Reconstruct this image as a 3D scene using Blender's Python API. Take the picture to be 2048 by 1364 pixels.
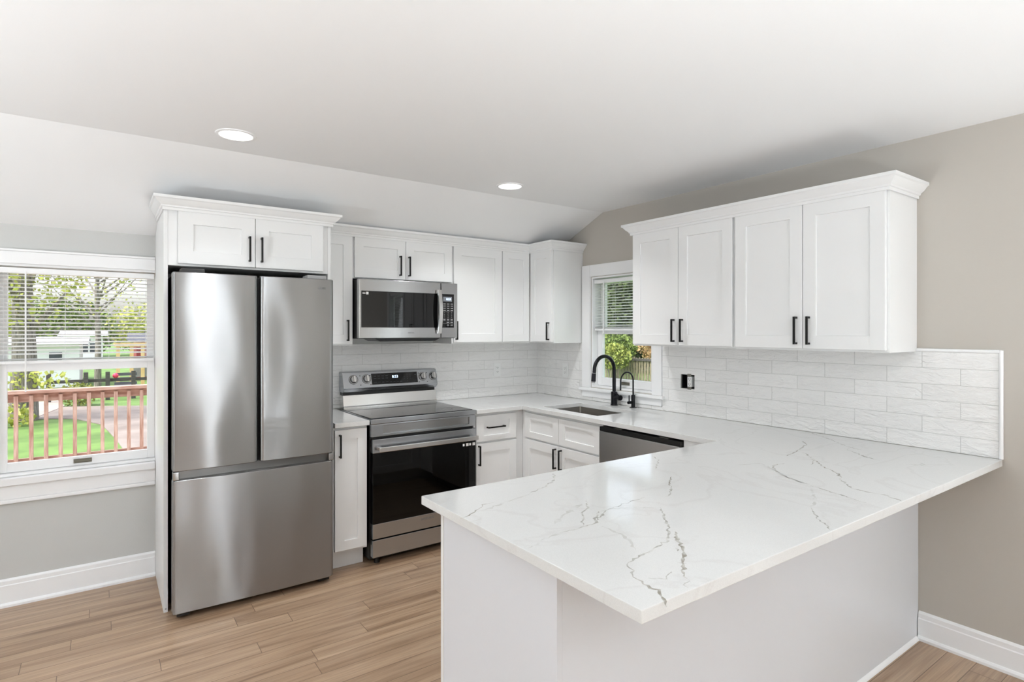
import bpy, bmesh, math, random
from mathutils import Vector, Matrix
for o in list(bpy.data.objects): bpy.data.objects.remove(o, do_unlink=True)
S = bpy.context.scene
COL = S.collection
R = math.radians
random.seed(7)

# ------------------------------------------------------------------ camera
cam = bpy.data.cameras.new('camera'); co = bpy.data.objects.new('camera', cam); COL.objects.link(co)
FPX, PX, PY, YAW = 1147.3242, 1033.5885, 660.5138, 0.62451
co.location = (-3.16661, -4.08029, 1.47330)
co.rotation_euler = (R(90), 0, -YAW)
cam.sensor_fit = 'HORIZONTAL'; cam.sensor_width = 36.0
cam.lens = FPX * 36.0 / 2048
cam.shift_x = (1024 - PX) / 2048
cam.shift_y = (PY - 682) / 2048
cam.clip_start = 0.05; cam.clip_end = 300
S.camera = co
# ------------------------------------------------------------------ exposure, sky, sun, added fill lights
vs = S.view_settings
vs.view_transform = 'Standard'; vs.look = 'None'; vs.gamma = 1.0; vs.use_curve_mapping = False
vs.exposure = 0.47
W = bpy.data.worlds.new('sky'); S.world = W; W.use_nodes = True
nt = W.node_tree; nt.nodes.clear()
out = nt.nodes.new('ShaderNodeOutputWorld'); bg = nt.nodes.new('ShaderNodeBackground'); sky = nt.nodes.new('ShaderNodeTexSky')
sky.sky_type = 'NISHITA'; sky.sun_disc = False; sky.sun_elevation = R(60); sky.sun_rotation = R(-90)
sky.air_density = 1.0; sky.dust_density = 4.0; sky.ozone_density = 1.0
hsv = nt.nodes.new('ShaderNodeHueSaturation'); hsv.inputs['Saturation'].default_value = 0.45
nt.links.new(sky.outputs[0], hsv.inputs['Color']); nt.links.new(hsv.outputs[0], bg.inputs[0])
bg.inputs[1].default_value = 0.42
nt.links.new(bg.outputs[0], out.inputs[0])

def sun(name, d, e, ang):
    l = bpy.data.lights.new(name, 'SUN'); l.energy = e; l.angle = R(ang); l.color = (1, .96, .9)
    o = bpy.data.objects.new(name, l); COL.objects.link(o)
    o.rotation_euler = Vector(d).to_track_quat('-Z', 'Y').to_euler(); o.location = (0, 0, 8); return o
sun('sun', (.62, 0.10, -1.25), 1.7, 3.0)

def area(name, loc, d, sx, sy, p, col=(1, 1, 1), spread=180, shape='RECTANGLE'):
    l = bpy.data.lights.new(name, 'AREA'); l.shape = shape; l.size = sx; l.size_y = sy; l.energy = p; l.color = col; l.spread = R(spread)
    o = bpy.data.objects.new(name, l); COL.objects.link(o); o.location = loc
    o.rotation_euler = Vector(d).to_track_quat('-Z', 'Y').to_euler(); return o
# added lights: ceiling fill behind the camera, upward and inward fill at windows
area('bounce_fill', (-2.60, -4.80, 1.00), (0, 0, 1), .30, .30, 39, (.865, .937, 1))
area('window_fill', (-1.675, -8.80, .75), (0, .12, .99), .85, .50, 133, (.865, .937, 1))
area('window_fill', (-5.40, -2.40, 1.00), (.12, 0, .99), .30, 1.20, 55, (.865, .937, 1))
area('window_fill', (-.15, -4.00, .95), (-.15, 0, .98), .20, .80, 4, (.865, .937, 1))
area('window_fill', (-1.675, -9.02, 1.35), (0, 1, 0), .85, 1.5, 2, (.92, .97, 1))  # added outside the front window for the bright stripe mirrored in the refrigerator
area('window_fill', (0.20, -4.00, 1.40), (-1, 0, .2), .86, 1.1, 7, (.9, .95, 1))  # added outside the side window to brighten its reflection in the microwave

# ------------------------------------------------------------------ materials
def lin(c):
    return tuple((v/12.92 if v <= .04045 else ((v+.055)/1.055)**2.4) for v in [x/255 for x in c]) + (1,)
MATS = {}
def mat(name, rgb, rough=.5, metal=0, spec=.5, build=None, coat=0):
    m = bpy.data.materials.new(name); m.use_nodes = True
    n = m.node_tree; b = n.nodes['Principled BSDF']
    b.inputs['Base Color'].default_value = lin(rgb) if max(rgb) > 1 else tuple(rgb)+(1,)
    b.inputs['Roughness'].default_value = rough; b.inputs['Metallic'].default_value = metal
    b.inputs['Specular IOR Level'].default_value = spec
    if coat: b.inputs['Coat Weight'].default_value = coat; b.inputs['Coat Roughness'].default_value = .05
    if build: build(n, b)
    MATS[name] = m
    return m
def nd(n, t, **kw):
    x = n.nodes.new(t)
    for k, v in kw.items():
        if k.startswith('i_'): x.inputs[k[2:].replace('_', ' ')].default_value = v
        else: setattr(x, k, v)
    return x
def objcoord(n, scale=(1, 1, 1), geo=False, rot=(0, 0, 0), loc=(0, 0, 0)):
    t = nd(n, 'ShaderNodeNewGeometry') if geo else nd(n, 'ShaderNodeTexCoord')
    mp = nd(n, 'ShaderNodeMapping'); mp.inputs['Scale'].default_value = scale; mp.inputs['Rotation'].default_value = rot; mp.inputs['Location'].default_value = loc
    n.links.new(t.outputs['Position' if geo else 'Object'], mp.inputs['Vector'])
    return mp.outputs[0]
def bump(n, b, h, strength, dist=.01, normal=None):
    x = nd(n, 'ShaderNodeBump'); x.inputs['Strength'].default_value = strength; x.inputs['Distance'].default_value = dist
    n.links.new(h, x.inputs['Height'])
    if normal: n.links.new(normal, x.inputs['Normal'])
    n.links.new(x.outputs[0], b.inputs['Normal']); return x.outputs[0]
def ramp(n, fac, stops):
    r = nd(n, 'ShaderNodeValToRGB')
    e = r.color_ramp.elements
    while len(e) < len(stops): e.new(.5)
    for el, (p, c) in zip(e, stops): el.position = p; el.color = c if len(c) == 4 else lin(c)
    n.links.new(fac, r.inputs[0]); return r.outputs[0]

def paint_bump(sc, st):
    def f(n, b):
        no = nd(n, 'ShaderNodeTexNoise'); no.inputs['Scale'].default_value = sc; no.inputs['Detail'].default_value = 3
        n.links.new(objcoord(n, geo=True), no.inputs['Vector']); bump(n, b, no.outputs[0], st, .002)
    return f
mat('wall_grey', (205, 205, 202), .6, build=paint_bump(180, .12))
mat('wall_beige', (194, 188, 179), .6, build=paint_bump(180, .12))
mat('ceiling_white', (247, 247, 247), .7, build=paint_bump(140, .10))
mat('trim_white', (248, 248, 248), .35)
mat('cabinet_white', (239, 239, 238), .38)
mat('panel_white', (225, 227, 231), .34)
mat('groove_shadowline', (120, 120, 118), .6)
mat('black_metal', (26, 25, 24), .42, metal=.6)
mat('faucet_black', (32, 32, 36), .30, metal=.7)
mat('black_plastic', (14, 14, 14), .35)
mat('black_glass', (6, 6, 7), .03, spec=.5)
mat('oven_glass', (5, 5, 5), .03, spec=.32)
mat('dark_grey', (60, 60, 60), .45, metal=.6)
mat('white_plastic', (240, 240, 238), .3)
mat('slot_dark', (40, 40, 40), .5)
mat('box_grey', (120, 118, 112), .6)
mat('latch_grey', (120, 116, 104), .4, metal=.5)
mat('zinc', (150, 148, 140), .4, metal=.9)
mat('sticker_grey', (170, 170, 170), .5)
mat('mark_grey', (165, 165, 165), .5)
mat('mark_dim', (70, 72, 76), .5)
mat('logo_grey', (120, 120, 122), .4, metal=.4)
mat('lcd_grey', (120, 124, 130), .2)
mat('blind_white', (250, 250, 250), .45)
def mk_slat(n, b):
    o = n.nodes['Material Output']; tl = nd(n, 'ShaderNodeBsdfTranslucent'); tl.inputs[0].default_value = lin((250, 250, 248)); mx = nd(n, 'ShaderNodeMixShader'); mx.inputs[0].default_value = .42
    n.links.new(b.outputs[0], mx.inputs[1]); n.links.new(tl.outputs[0], mx.inputs[2]); n.links.new(mx.outputs[0], o.inputs[0])
mat('blind_slat', (252, 252, 252), .45, build=mk_slat)
def emis(name, rgb, s):
    def f(n, b):
        b.inputs['Emission Color'].default_value = lin(rgb); b.inputs['Emission Strength'].default_value = s
    mat(name, rgb, .4, build=f)
emis('lamp_diffuser', (255, 252, 245), 3.0)
emis('display_lit', (200, 225, 255), 2.2)

def steel(name, rgb, rough, wav=0.0, vertical=False, fine=.06, aniso=.7, wsc=(1.6, 1.6, .8)):
    def f(n, b):
        sc = (900, 900, 6) if vertical else (7, 7, 900)
        no = nd(n, 'ShaderNodeTexNoise'); no.inputs['Scale'].default_value = 1; no.inputs['Detail'].default_value = 2
        n.links.new(objcoord(n, sc, geo=True), no.inputs['Vector'])
        nrm = None
        if wav:
            nw = nd(n, 'ShaderNodeTexNoise'); nw.inputs['Scale'].default_value = 1.0; nw.inputs['Detail'].default_value = 1.0
            n.links.new(objcoord(n, wsc, geo=True, loc=(.3, .1, .2)), nw.inputs['Vector'])
            nrm = bump(n, b, nw.outputs[0], wav, .05)
        bump(n, b, no.outputs[0], fine, .001, nrm)
        c = ramp(n, no.outputs[0], [(.3, tuple(x*.94 for x in lin(rgb)[:3])+(1,)), (.7, lin(rgb))])
        n.links.new(c, b.inputs['Base Color'])
        tg = nd(n, 'ShaderNodeCombineXYZ'); tg.inputs[0 if vertical else 2].default_value = 1.0
        n.links.new(tg.outputs[0], b.inputs['Tangent']); b.inputs['Anisotropic'].default_value = aniso
    return mat(name, rgb, rough, metal=1.0, build=f)
steel('steel', (178, 178, 178), .20, aniso=.85, wav=.12)
steel('steel_fridge', (160, 160, 160), .27, wav=.45, aniso=1.0, wsc=(3.2, 3.2, 1.3))
steel('steel_oven', (184, 187, 191), .19, aniso=.85, wav=.12)
steel('steel_bright', (225, 224, 222), .22)
steel('steel_dark', (120, 119, 117), .32)
steel('steel_dishwasher', (206, 206, 205), .34, aniso=.6)
steel('steel_sink', (178, 174, 168), .38)

def mk_floor(n, b):
    v0 = objcoord(n, geo=True, loc=(94.0, .20 + .1075*100, 0))
    sx = nd(n, 'ShaderNodeSeparateXYZ'); n.links.new(v0, sx.inputs[0])
    dv = nd(n, 'ShaderNodeMath', operation='DIVIDE'); dv.inputs[1].default_value = .1075; fl = nd(n, 'ShaderNodeMath', operation='FLOOR')
    wn = nd(n, 'ShaderNodeTexWhiteNoise', noise_dimensions='1D'); xo = nd(n, 'ShaderNodeMath', operation='MULTIPLY_ADD'); xo.inputs[1].default_value = .94
    n.links.new(sx.outputs[1], dv.inputs[0]); n.links.new(dv.outputs[0], fl.inputs[0]); n.links.new(fl.outputs[0], wn.inputs['W'])
    n.links.new(wn.outputs['Value'], xo.inputs[0]); n.links.new(sx.outputs[0], xo.inputs[2])
    cv = nd(n, 'ShaderNodeCombineXYZ'); n.links.new(xo.outputs[0], cv.inputs[0]); n.links.new(sx.outputs[1], cv.inputs[1]); v = cv.outputs[0]
    br = nd(n, 'ShaderNodeTexBrick'); br.offset = 0.0; br.offset_frequency = 2; br.squash = 1.0
    for k, x in (('Scale', 1), ('Mortar Size', .0014), ('Mortar Smooth', .3), ('Bias', 0), ('Brick Width', .94), ('Row Height', .1075)): br.inputs[k].default_value = x
    br.inputs['Color1'].default_value = (0, 0, 0, 1); br.inputs['Color2'].default_value = (1, 1, 1, 1); br.inputs['Mortar'].default_value = (.5, .5, .5, 1)
    n.links.new(v, br.inputs['Vector'])
    # shift the grain of each plank
    sep = nd(n, 'ShaderNodeVectorMath', operation='MULTIPLY_ADD'); sep.inputs[1].default_value = (7, 3, 9)
    n.links.new(br.outputs['Color'], sep.inputs[0]); n.links.new(v, sep.inputs[2])
    mp = nd(n, 'ShaderNodeMapping'); mp.inputs['Scale'].default_value = (1.0, 15, 1); n.links.new(sep.outputs[0], mp.inputs['Vector'])
    g1 = nd(n, 'ShaderNodeTexNoise'); g1.inputs['Scale'].default_value = 1.0; g1.inputs['Detail'].default_value = 6; g1.inputs['Roughness'].default_value = .6; g1.inputs['Distortion'].default_value = .8
    n.links.new(mp.outputs[0], g1.inputs['Vector'])
    mp2 = nd(n, 'ShaderNodeMapping'); mp2.inputs['Scale'].default_value = (4, 160, 1); n.links.new(sep.outputs[0], mp2.inputs['Vector'])
    g2 = nd(n, 'ShaderNodeTexNoise'); g2.inputs['Scale'].default_value = 1.0; g2.inputs['Detail'].default_value = 3
    n.links.new(mp2.outputs[0], g2.inputs['Vector'])
    c1 = ramp(n, g1.outputs[0], [(.26, (136, 106, 82)), (.42, (178, 147, 118)), (.58, (200, 170, 140)), (.78, (215, 189, 161))])
    c2 = ramp(n, g2.outputs[0], [(.3, (200, 200, 200)), (.7, (255, 255, 255))])
    mx = nd(n, 'ShaderNodeMixRGB', blend_type='MULTIPLY'); mx.inputs[0].default_value = .55
    n.links.new(c1, mx.inputs[1]); n.links.new(c2, mx.inputs[2])
    c3 = ramp(n, br.outputs['Color'], [(0, (226, 222, 220)), (1, (255, 255, 255))])
    mx2 = nd(n, 'ShaderNodeMixRGB', blend_type='MULTIPLY'); mx2.inputs[0].default_value = .8
    n.links.new(mx.outputs[0], mx2.inputs[1]); n.links.new(c3, mx2.inputs[2])
    mx3 = nd(n, 'ShaderNodeMixRGB', blend_type='MIX'); mx3.inputs[2].default_value = lin((96, 74, 56))
    n.links.new(br.outputs['Fac'], mx3.inputs[0]); n.links.new(mx2.outputs[0], mx3.inputs[1])
    n.links.new(mx3.outputs[0], b.inputs['Base Color'])
    bump(n, b, g2.outputs[0], .10, .002)
mat('floor_planks', (176, 146, 118), .33, spec=.75, build=mk_floor)

def mk_tile(axis, off):
    def f(n, b):
        g = nd(n, 'ShaderNodeNewGeometry'); sp = nd(n, 'ShaderNodeSeparateXYZ'); cb = nd(n, 'ShaderNodeCombineXYZ')
        n.links.new(g.outputs['Position'], sp.inputs[0])
        ad = nd(n, 'ShaderNodeMath', operation='ADD'); ad.inputs[1].default_value = off
        n.links.new(sp.outputs[axis], ad.inputs[0]); n.links.new(ad.outputs[0], cb.inputs[0])
        az = nd(n, 'ShaderNodeMath', operation='ADD'); az.inputs[1].default_value = -.9145 + .0765*40
        n.links.new(sp.outputs[2], az.inputs[0]); n.links.new(az.outputs[0], cb.inputs[1])
        br = nd(n, 'ShaderNodeTexBrick'); br.offset = .5; br.offset_frequency = 2
        for k, x in (('Scale', 1), ('Mortar Size', .0011), ('Mortar Smooth', .2), ('Bias', 0), ('Brick Width', .302), ('Row Height', .0765)): br.inputs[k].default_value = x
        br.inputs['Color1'].default_value = (0, 0, 0, 1); br.inputs['Color2'].default_value = (1, 1, 1, 1); br.inputs['Mortar'].default_value = (.5, .5, .5, 1)
        n.links.new(cb.outputs[0], br.inputs['Vector'])
        tone = ramp(n, br.outputs['Color'], [(0, (240, 239, 237)), (1, (246, 245, 243))])
        mx = nd(n, 'ShaderNodeMixRGB'); mx.inputs[2].default_value = lin((206, 205, 202))
        n.links.new(br.outputs['Fac'], mx.inputs[0]); n.links.new(tone, mx.inputs[1]); n.links.new(mx.outputs[0], b.inputs['Base Color'])
        # handmade ripple, offset per tile
        vm = nd(n, 'ShaderNodeVectorMath', operation='MULTIPLY_ADD'); vm.inputs[1].default_value = (5, 5, 5)
        n.links.new(br.outputs['Color'], vm.inputs[0]); n.links.new(cb.outputs[0], vm.inputs[2])
        mp = nd(n, 'ShaderNodeMapping'); mp.inputs['Scale'].default_value = (12, 34, 1); mp.inputs['Rotation'].default_value = (0, 0, .25); n.links.new(vm.outputs[0], mp.inputs[0])
        no = nd(n, 'ShaderNodeTexNoise'); no.inputs['Scale'].default_value = 1; no.inputs['Detail'].default_value = 4; no.inputs['Roughness'].default_value = .6; no.inputs['Distortion'].default_value = .6
        n.links.new(mp.outputs[0], no.inputs['Vector'])
        nrm = bump(n, b, no.outputs[0], .85, .016)
        inv = nd(n, 'ShaderNodeMath', operation='SUBTRACT'); inv.inputs[0].default_value = 1; n.links.new(br.outputs['Fac'], inv.inputs[1])
        bump(n, b, inv.outputs[0], .5, .0015, nrm)
    return f
mat('tile_right', (236, 236, 235), .09, build=mk_tile(1, 1.786 + .302*40))
mat('tile_back', (236, 236, 235), .09, build=mk_tile(0, 1.778 + .302*40))

def mk_quartz(n, b):
    v = objcoord(n, geo=True)
    a = nd(n, 'ShaderNodeTexNoise'); a.inputs['Scale'].default_value = 1.6; a.inputs['Detail'].default_value = 8; a.inputs['Distortion'].default_value = 1.5
    n.links.new(v, a.inputs['Vector'])
    c = ramp(n, a.outputs[0], [(.30, (223, 223, 221)), (.48, (225, 225, 223)), (.50, (220, 219, 217)), (.52, (225, 225, 223)), (.7, (224, 224, 222))])
    sp = nd(n, 'ShaderNodeTexNoise'); sp.inputs['Scale'].default_value = 420; sp.inputs['Detail'].default_value = 1
    n.links.new(v, sp.inputs['Vector'])
    c2 = ramp(n, sp.outputs[0], [(.35, (246, 246, 246)), (.6, (255, 255, 255))])
    mx = nd(n, 'ShaderNodeMixRGB', blend_type='MULTIPLY'); mx.inputs[0].default_value = .6
    n.links.new(c, mx.inputs[1]); n.links.new(c2, mx.inputs[2]); n.links.new(mx.outputs[0], b.inputs['Base Color'])
mat('quartz', (240, 240, 238), .10, spec=.35, build=mk_quartz)
def mk_vein(dark, light):
    def f(n, b):
        v = objcoord(n, geo=True)
        a = nd(n, 'ShaderNodeTexNoise'); a.inputs['Scale'].default_value = 38; a.inputs['Detail'].default_value = 4
        n.links.new(v, a.inputs['Vector'])
        n.links.new(ramp(n, a.outputs[0], [(.38, dark), (.62, light)]), b.inputs['Base Color'])
    return f
mat('vein_strong', (150, 146, 136), .09, build=mk_vein((148, 143, 131), (206, 203, 197)))
mat('vein_mid', (200, 198, 190), .09, build=mk_vein((170, 168, 161), (218, 217, 213)))
mat('vein_faint', (226, 225, 222), .09, build=mk_vein((206, 205, 201), (223, 223, 221)))

def mk_glass(n, b):
    o = n.nodes['Material Output']; tr = nd(n, 'ShaderNodeBsdfTransparent'); gl = nd(n, 'ShaderNodeBsdfGlossy'); gl.inputs['Roughness'].default_value = .0
    lw = nd(n, 'ShaderNodeLayerWeight'); pw = nd(n, 'ShaderNodeMath', operation='POWER'); pw.inputs[1].default_value = 5.0
    fr = nd(n, 'ShaderNodeMath', operation='MULTIPLY_ADD'); fr.inputs[1].default_value = .9; fr.inputs[2].default_value = .03
    n.links.new(lw.outputs['Facing'], pw.inputs[0]); n.links.new(pw.outputs[0], fr.inputs[0]); mx = nd(n, 'ShaderNodeMixShader')
    tr.inputs[0].default_value = (.97, .98, .975, 1)
    n.links.new(fr.outputs[0], mx.inputs[0]); n.links.new(tr.outputs[0], mx.inputs[1]); n.links.new(gl.outputs[0], mx.inputs[2]); n.links.new(mx.outputs[0], o.inputs[0])
mat('window_glass', (255, 255, 255), 0, build=mk_glass)

def noisy(name, c1, c2, scale, rough=.8, stretch=(1, 1, 1), detail=4, bmp=0):
    def f(n, b):
        a = nd(n, 'ShaderNodeTexNoise'); a.inputs['Scale'].default_value = scale; a.inputs['Detail'].default_value = detail
        n.links.new(objcoord(n, stretch, geo=True), a.inputs['Vector'])
        n.links.new(ramp(n, a.outputs[0], [(.32, c1), (.68, c2)]), b.inputs['Base Color'])
        if bmp: bump(n, b, a.outputs[0], bmp, .02)
    return mat(name, c1, rough, build=f)
noisy('grass', (74, 104, 44), (106, 138, 66), 1.4, detail=8)
noisy('asphalt', (118, 106, 101), (146, 134, 128), 1.2, detail=8)
noisy('path_pale', (150, 136, 130), (168, 154, 148), 1.5)
noisy('cedar', (150, 112, 98), (198, 170, 156), 9, stretch=(.5, 3, 3))
noisy('cedar_post', (160, 124, 108), (206, 182, 168), 9, stretch=(5, 5, .6))
noisy('bark', (84, 78, 72), (150, 142, 134), 9, stretch=(4, 4, .5), bmp=.5)
noisy('leaf_spring', (150, 164, 62), (206, 204, 110), 2.2)
noisy('leaf_green', (74, 96, 40), (128, 146, 68), 2.2)
noisy('leaf_dark', (38, 52, 26), (84, 100, 52), 2.5)
noisy('leaf_bright', (88, 104, 40), (158, 164, 78), 2.5)
noisy('leaf_pink', (120, 110, 62), (196, 160, 116), 2.5)
noisy('fence_dark', (58, 56, 54), (84, 80, 78), 6, stretch=(1, 1, 4))
noisy('picket', (86, 80, 70), (146, 136, 112), 7, stretch=(2, 6, .6))
noisy('siding_white', (238, 234, 242), (246, 243, 248), 2)
noisy('roof_grey', (140, 140, 146), (164, 164, 170), 6)
noisy('roof_dark', (60, 62, 72), (80, 82, 92), 6)
noisy('pine_tan', (206, 172, 116), (226, 196, 146), 6)
mat('shed_red', (150, 40, 44), .6); mat('ball_pink', (226, 60, 96), .4); mat('bench_grey', (86, 88, 92), .6)

# ------------------------------------------------------------------ helpers
def box(bm, x0, y0, z0, x1, y1, z1, bev=0, seg=2):
    x0, x1 = min(x0, x1), max(x0, x1); y0, y1 = min(y0, y1), max(y0, y1); z0, z1 = min(z0, z1), max(z0, z1)
    v = [bm.verts.new(p) for p in ((x0,y0,z0),(x1,y0,z0),(x1,y1,z0),(x0,y1,z0),(x0,y0,z1),(x1,y0,z1),(x1,y1,z1),(x0,y1,z1))]
    fs = [bm.faces.new([v[i] for i in q]) for q in ((3,2,1,0),(4,5,6,7),(0,1,5,4),(1,2,6,5),(2,3,7,6),(3,0,4,7))]
    if bev:
        es = list({e for f in fs for e in f.edges})
        bmesh.ops.bevel(bm, geom=es, offset=bev, segments=seg, affect='EDGES', profile=.5)
    return v
def B(*boxes, bev=0):
    bm = bmesh.new()
    for b in boxes: box(bm, *b[:6], bev=(b[6] if len(b) > 6 else bev))
    return bm
def frame_axes(d):
    d = d.normalized(); a = Vector((0, 0, 1)) if abs(d.z) < .9 else Vector((1, 0, 0))
    u = d.cross(a).normalized(); return u, d.cross(u).normalized()
def tube(bm, pts, r, seg=12, cap=True):
    pts = [Vector(p) for p in pts]; n = len(pts)
    rs = r if isinstance(r, (list, tuple)) else [r]*n
    rings = []; u = None
    for i, p in enumerate(pts):
        d = (pts[min(i+1, n-1)] - pts[max(i-1, 0)]).normalized()
        if u is None: u, w = frame_axes(d)
        else:
            u = (u - d*u.dot(d)).normalized(); w = d.cross(u)
        rings.append([bm.verts.new(p + (u*math.cos(2*math.pi*k/seg) + w*math.sin(2*math.pi*k/seg))*rs[i]) for k in range(seg)])
    for a, b in zip(rings, rings[1:]):
        for k in range(seg): bm.faces.new((a[k], a[(k+1) % seg], b[(k+1) % seg], b[k]))
    if cap: bm.faces.new(rings[0][::-1]); bm.faces.new(rings[-1])
def cyl(bm, p0, p1, r, seg=20, r1=None): tube(bm, [p0, p1], [r, r if r1 is None else r1], seg)
def prism(bm, poly, ax, a, b):
    """extrude a 2D polygon (two coordinates, the axis ax left out) from a to b along ax"""
    def P(p, t):
        if ax == 'x': return (t, p[0], p[1])
        if ax == 'y': return (p[0], t, p[1])
        return (p[0], p[1], t)
    A = [bm.verts.new(P(p, a)) for p in poly]; Bv = [bm.verts.new(P(p, b)) for p in poly]
    n = len(poly); bm.faces.new(A); bm.faces.new(Bv[::-1])
    for i in range(n): bm.faces.new((A[i], Bv[i], Bv[(i+1) % n], A[(i+1) % n]))
def cells(bm, us, vs_, solid, w0, w1, ax):
    """slab made of grid cells; solid(uc, vc) tells which cells are filled. ax is the thickness axis"""
    def P(u, v, w):
        if ax == 'x': return (w, u, v)
        if ax == 'y': return (u, w, v)
        return (u, v, w)
    V = {}
    def g(i, j, k):
        if (i, j, k) not in V: V[(i, j, k)] = bm.verts.new(P(us[i], vs_[j], (w0, w1)[k]))
        return V[(i, j, k)]
    ok = {(i, j) for i in range(len(us)-1) for j in range(len(vs_)-1) if solid((us[i]+us[i+1])/2, (vs_[j]+vs_[j+1])/2)}
    for i, j in ok:
        bm.faces.new((g(i,j,1), g(i+1,j,1), g(i+1,j+1,1), g(i,j+1,1)))
        bm.faces.new((g(i,j,0), g(i,j+1,0), g(i+1,j+1,0), g(i+1,j,0)))
        if (i-1, j) not in ok: bm.faces.new((g(i,j,0), g(i,j,1), g(i,j+1,1), g(i,j+1,0)))
        if (i+1, j) not in ok: bm.faces.new((g(i+1,j,0), g(i+1,j+1,0), g(i+1,j+1,1), g(i+1,j,1)))
        if (i, j-1) not in ok: bm.faces.new((g(i,j,0), g(i+1,j,0), g(i+1,j,1), g(i,j,1)))
        if (i, j+1) not in ok: bm.faces.new((g(i,j+1,0), g(i,j+1,1), g(i+1,j+1,1), g(i+1,j+1,0)))
    bmesh.ops.recalc_face_normals(bm, faces=bm.faces[:])
def sharp_bevel(bm, off, seg=2, ang=.6):
    bm.normal_update()
    es = [e for e in bm.edges if len(e.link_faces) == 2 and e.calc_face_angle(0) > ang]
    if es: bmesh.ops.bevel(bm, geom=es, offset=off, segments=seg, affect='EDGES', profile=.5)
def sweep(bm, prof, path, closed=False):
    """prof: closed polygon of (projection, z); path: plan points; projection goes to the right of the path direction"""
    n = len(path); rows = []
    for i, p in enumerate(path):
        p = Vector(p)
        ds = []
        if i > 0: ds.append((p - Vector(path[i-1])).normalized())
        if i < n-1: ds.append((Vector(path[i+1]) - p).normalized())
        ns = [Vector((d.y, -d.x)) for d in ds]
        m = ns[0] if len(ns) == 1 else (ns[0]+ns[1]).normalized() / max(.2, math.cos(ns[0].angle(ns[1])/2))
        rows.append([bm.verts.new((p.x + m.x*a, p.y + m.y*a, z)) for a, z in prof])
    k = len(prof)
    for a, b in zip(rows, rows[1:]):
        for j in range(k): bm.faces.new((a[j], a[(j+1) % k], b[(j+1) % k], b[j]))
    bm.faces.new(rows[0]); bm.faces.new(rows[-1][::-1])
    bmesh.ops.recalc_face_normals(bm, faces=bm.faces[:])
ZC, ZK, YK = 2.394, 2.0427, -.834
SLN = Vector((0, (ZC-ZK), -YK)).normalized()      # normal of the sloped ceiling, up and toward the wall
def cut_slope(bm, gap=.004):
    r = bmesh.ops.bisect_plane(bm, geom=bm.verts[:]+bm.edges[:]+bm.faces[:], plane_co=Vector((0, 0, ZK)) - SLN*gap, plane_no=SLN, clear_outer=True)
    es = [e for e in bm.edges if e.is_boundary]
    if es: bmesh.ops.holes_fill(bm, edges=es, sides=0)

ROOT = {}
def finish(o, name, cat=None, label=None, group=None, kind=None):
    if label: o['label'] = label
    if cat: o['category'] = cat
    if group: o['group'] = group
    if kind: o['kind'] = kind
    return o
def thing(name, loc, label, cat, group=None):
    o = bpy.data.objects.new(name, None); COL.objects.link(o); o.location = loc; o.empty_display_size = .1
    ROOT[o.name] = Vector(loc)
    return finish(o, name, cat, label, group)
def obj(name, bm, m, parent=None, label=None, cat=None, group=None, kind=None, smooth=40, mats=None, loc=None, mod=None):
    me = bpy.data.meshes.new(name)
    if parent is not None: L = ROOT[parent.name]
    elif loc is not None: L = Vector(loc)
    else:
        xs = [v.co for v in bm.verts]
        L = Vector(((min(v.x for v in xs)+max(v.x for v in xs))/2, (min(v.y for v in xs)+max(v.y for v in xs))/2, min(v.z for v in xs)))
    bm.normal_update()
    for v in bm.verts: v.co -= L
    bm.to_mesh(me); bm.free()
    for mm in ([m] + (mats or [])): me.materials.append(MATS[mm])
    if smooth:
        for p in me.polygons: p.use_smooth = True
        me.set_sharp_from_angle(angle=R(smooth))
    o = bpy.data.objects.new(name, me); COL.objects.link(o)
    if parent is not None: o.parent = parent
    else: o.location = L
    ROOT[o.name] = L
    if smooth:
        w = o.modifiers.new('weighted_normals', 'WEIGHTED_NORMAL'); w.keep_sharp = True; w.weight = 100
    return finish(o, name, cat, label, group, kind)
def struct(name, bm, m, **kw): return obj(name, bm, m, kind='structure', **kw)

class Face:
    """a vertical face: origin, u along its width (left to right as seen), v up, w outward"""
    D = {'front': (Vector((1,0,0)), Vector((0,-1,0))), 'left': (Vector((0,-1,0)), Vector((-1,0,0))), 'inner': (Vector((-1,0,0)), Vector((0,1,0))), 'right': (Vector((0,1,0)), Vector((1,0,0)))}
    def __init__(s, o, d): s.o = Vector(o); s.u, s.w = Face.D[d]
    def p(s, u, v, w=0): return s.o + s.u*u + Vector((0,0,v)) + s.w*w
    def box(s, bm, u0, v0, w0, u1, v1, w1, bev=0):
        a, b = s.p(u0, v0, w0), s.p(u1, v1, w1); box(bm, a.x, a.y, a.z, b.x, b.y, b.z, bev)
def shaker(F, u0, v0, u1, v1, t=.019, s=.062, rec=.008, w0=0.001, rail=None):
    bm = bmesh.new(); e = .0015; rl = s if rail is None else rail
    def rect(du, dv, w): return [bm.verts.new(F.p(a, b, w)) for a, b in ((u0+du, v0+dv), (u1-du, v0+dv), (u1-du, v1-dv), (u0+du, v1-dv))]
    rs = [rect(0, 0, w0), rect(0, 0, w0+t-e), rect(e, e, w0+t), rect(s, rl, w0+t), rect(s+.0015, rl+.0015, w0+t-rec)]
    bm.faces.new(rs[0][::-1]); bm.faces.new(rs[-1])
    for a, b in zip(rs, rs[1:]):
        for k in range(4): bm.faces.new((a[k], a[(k+1) % 4], b[(k+1) % 4], b[k]))
    bmesh.ops.recalc_face_normals(bm, faces=bm.faces[:])
    return bm
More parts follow.
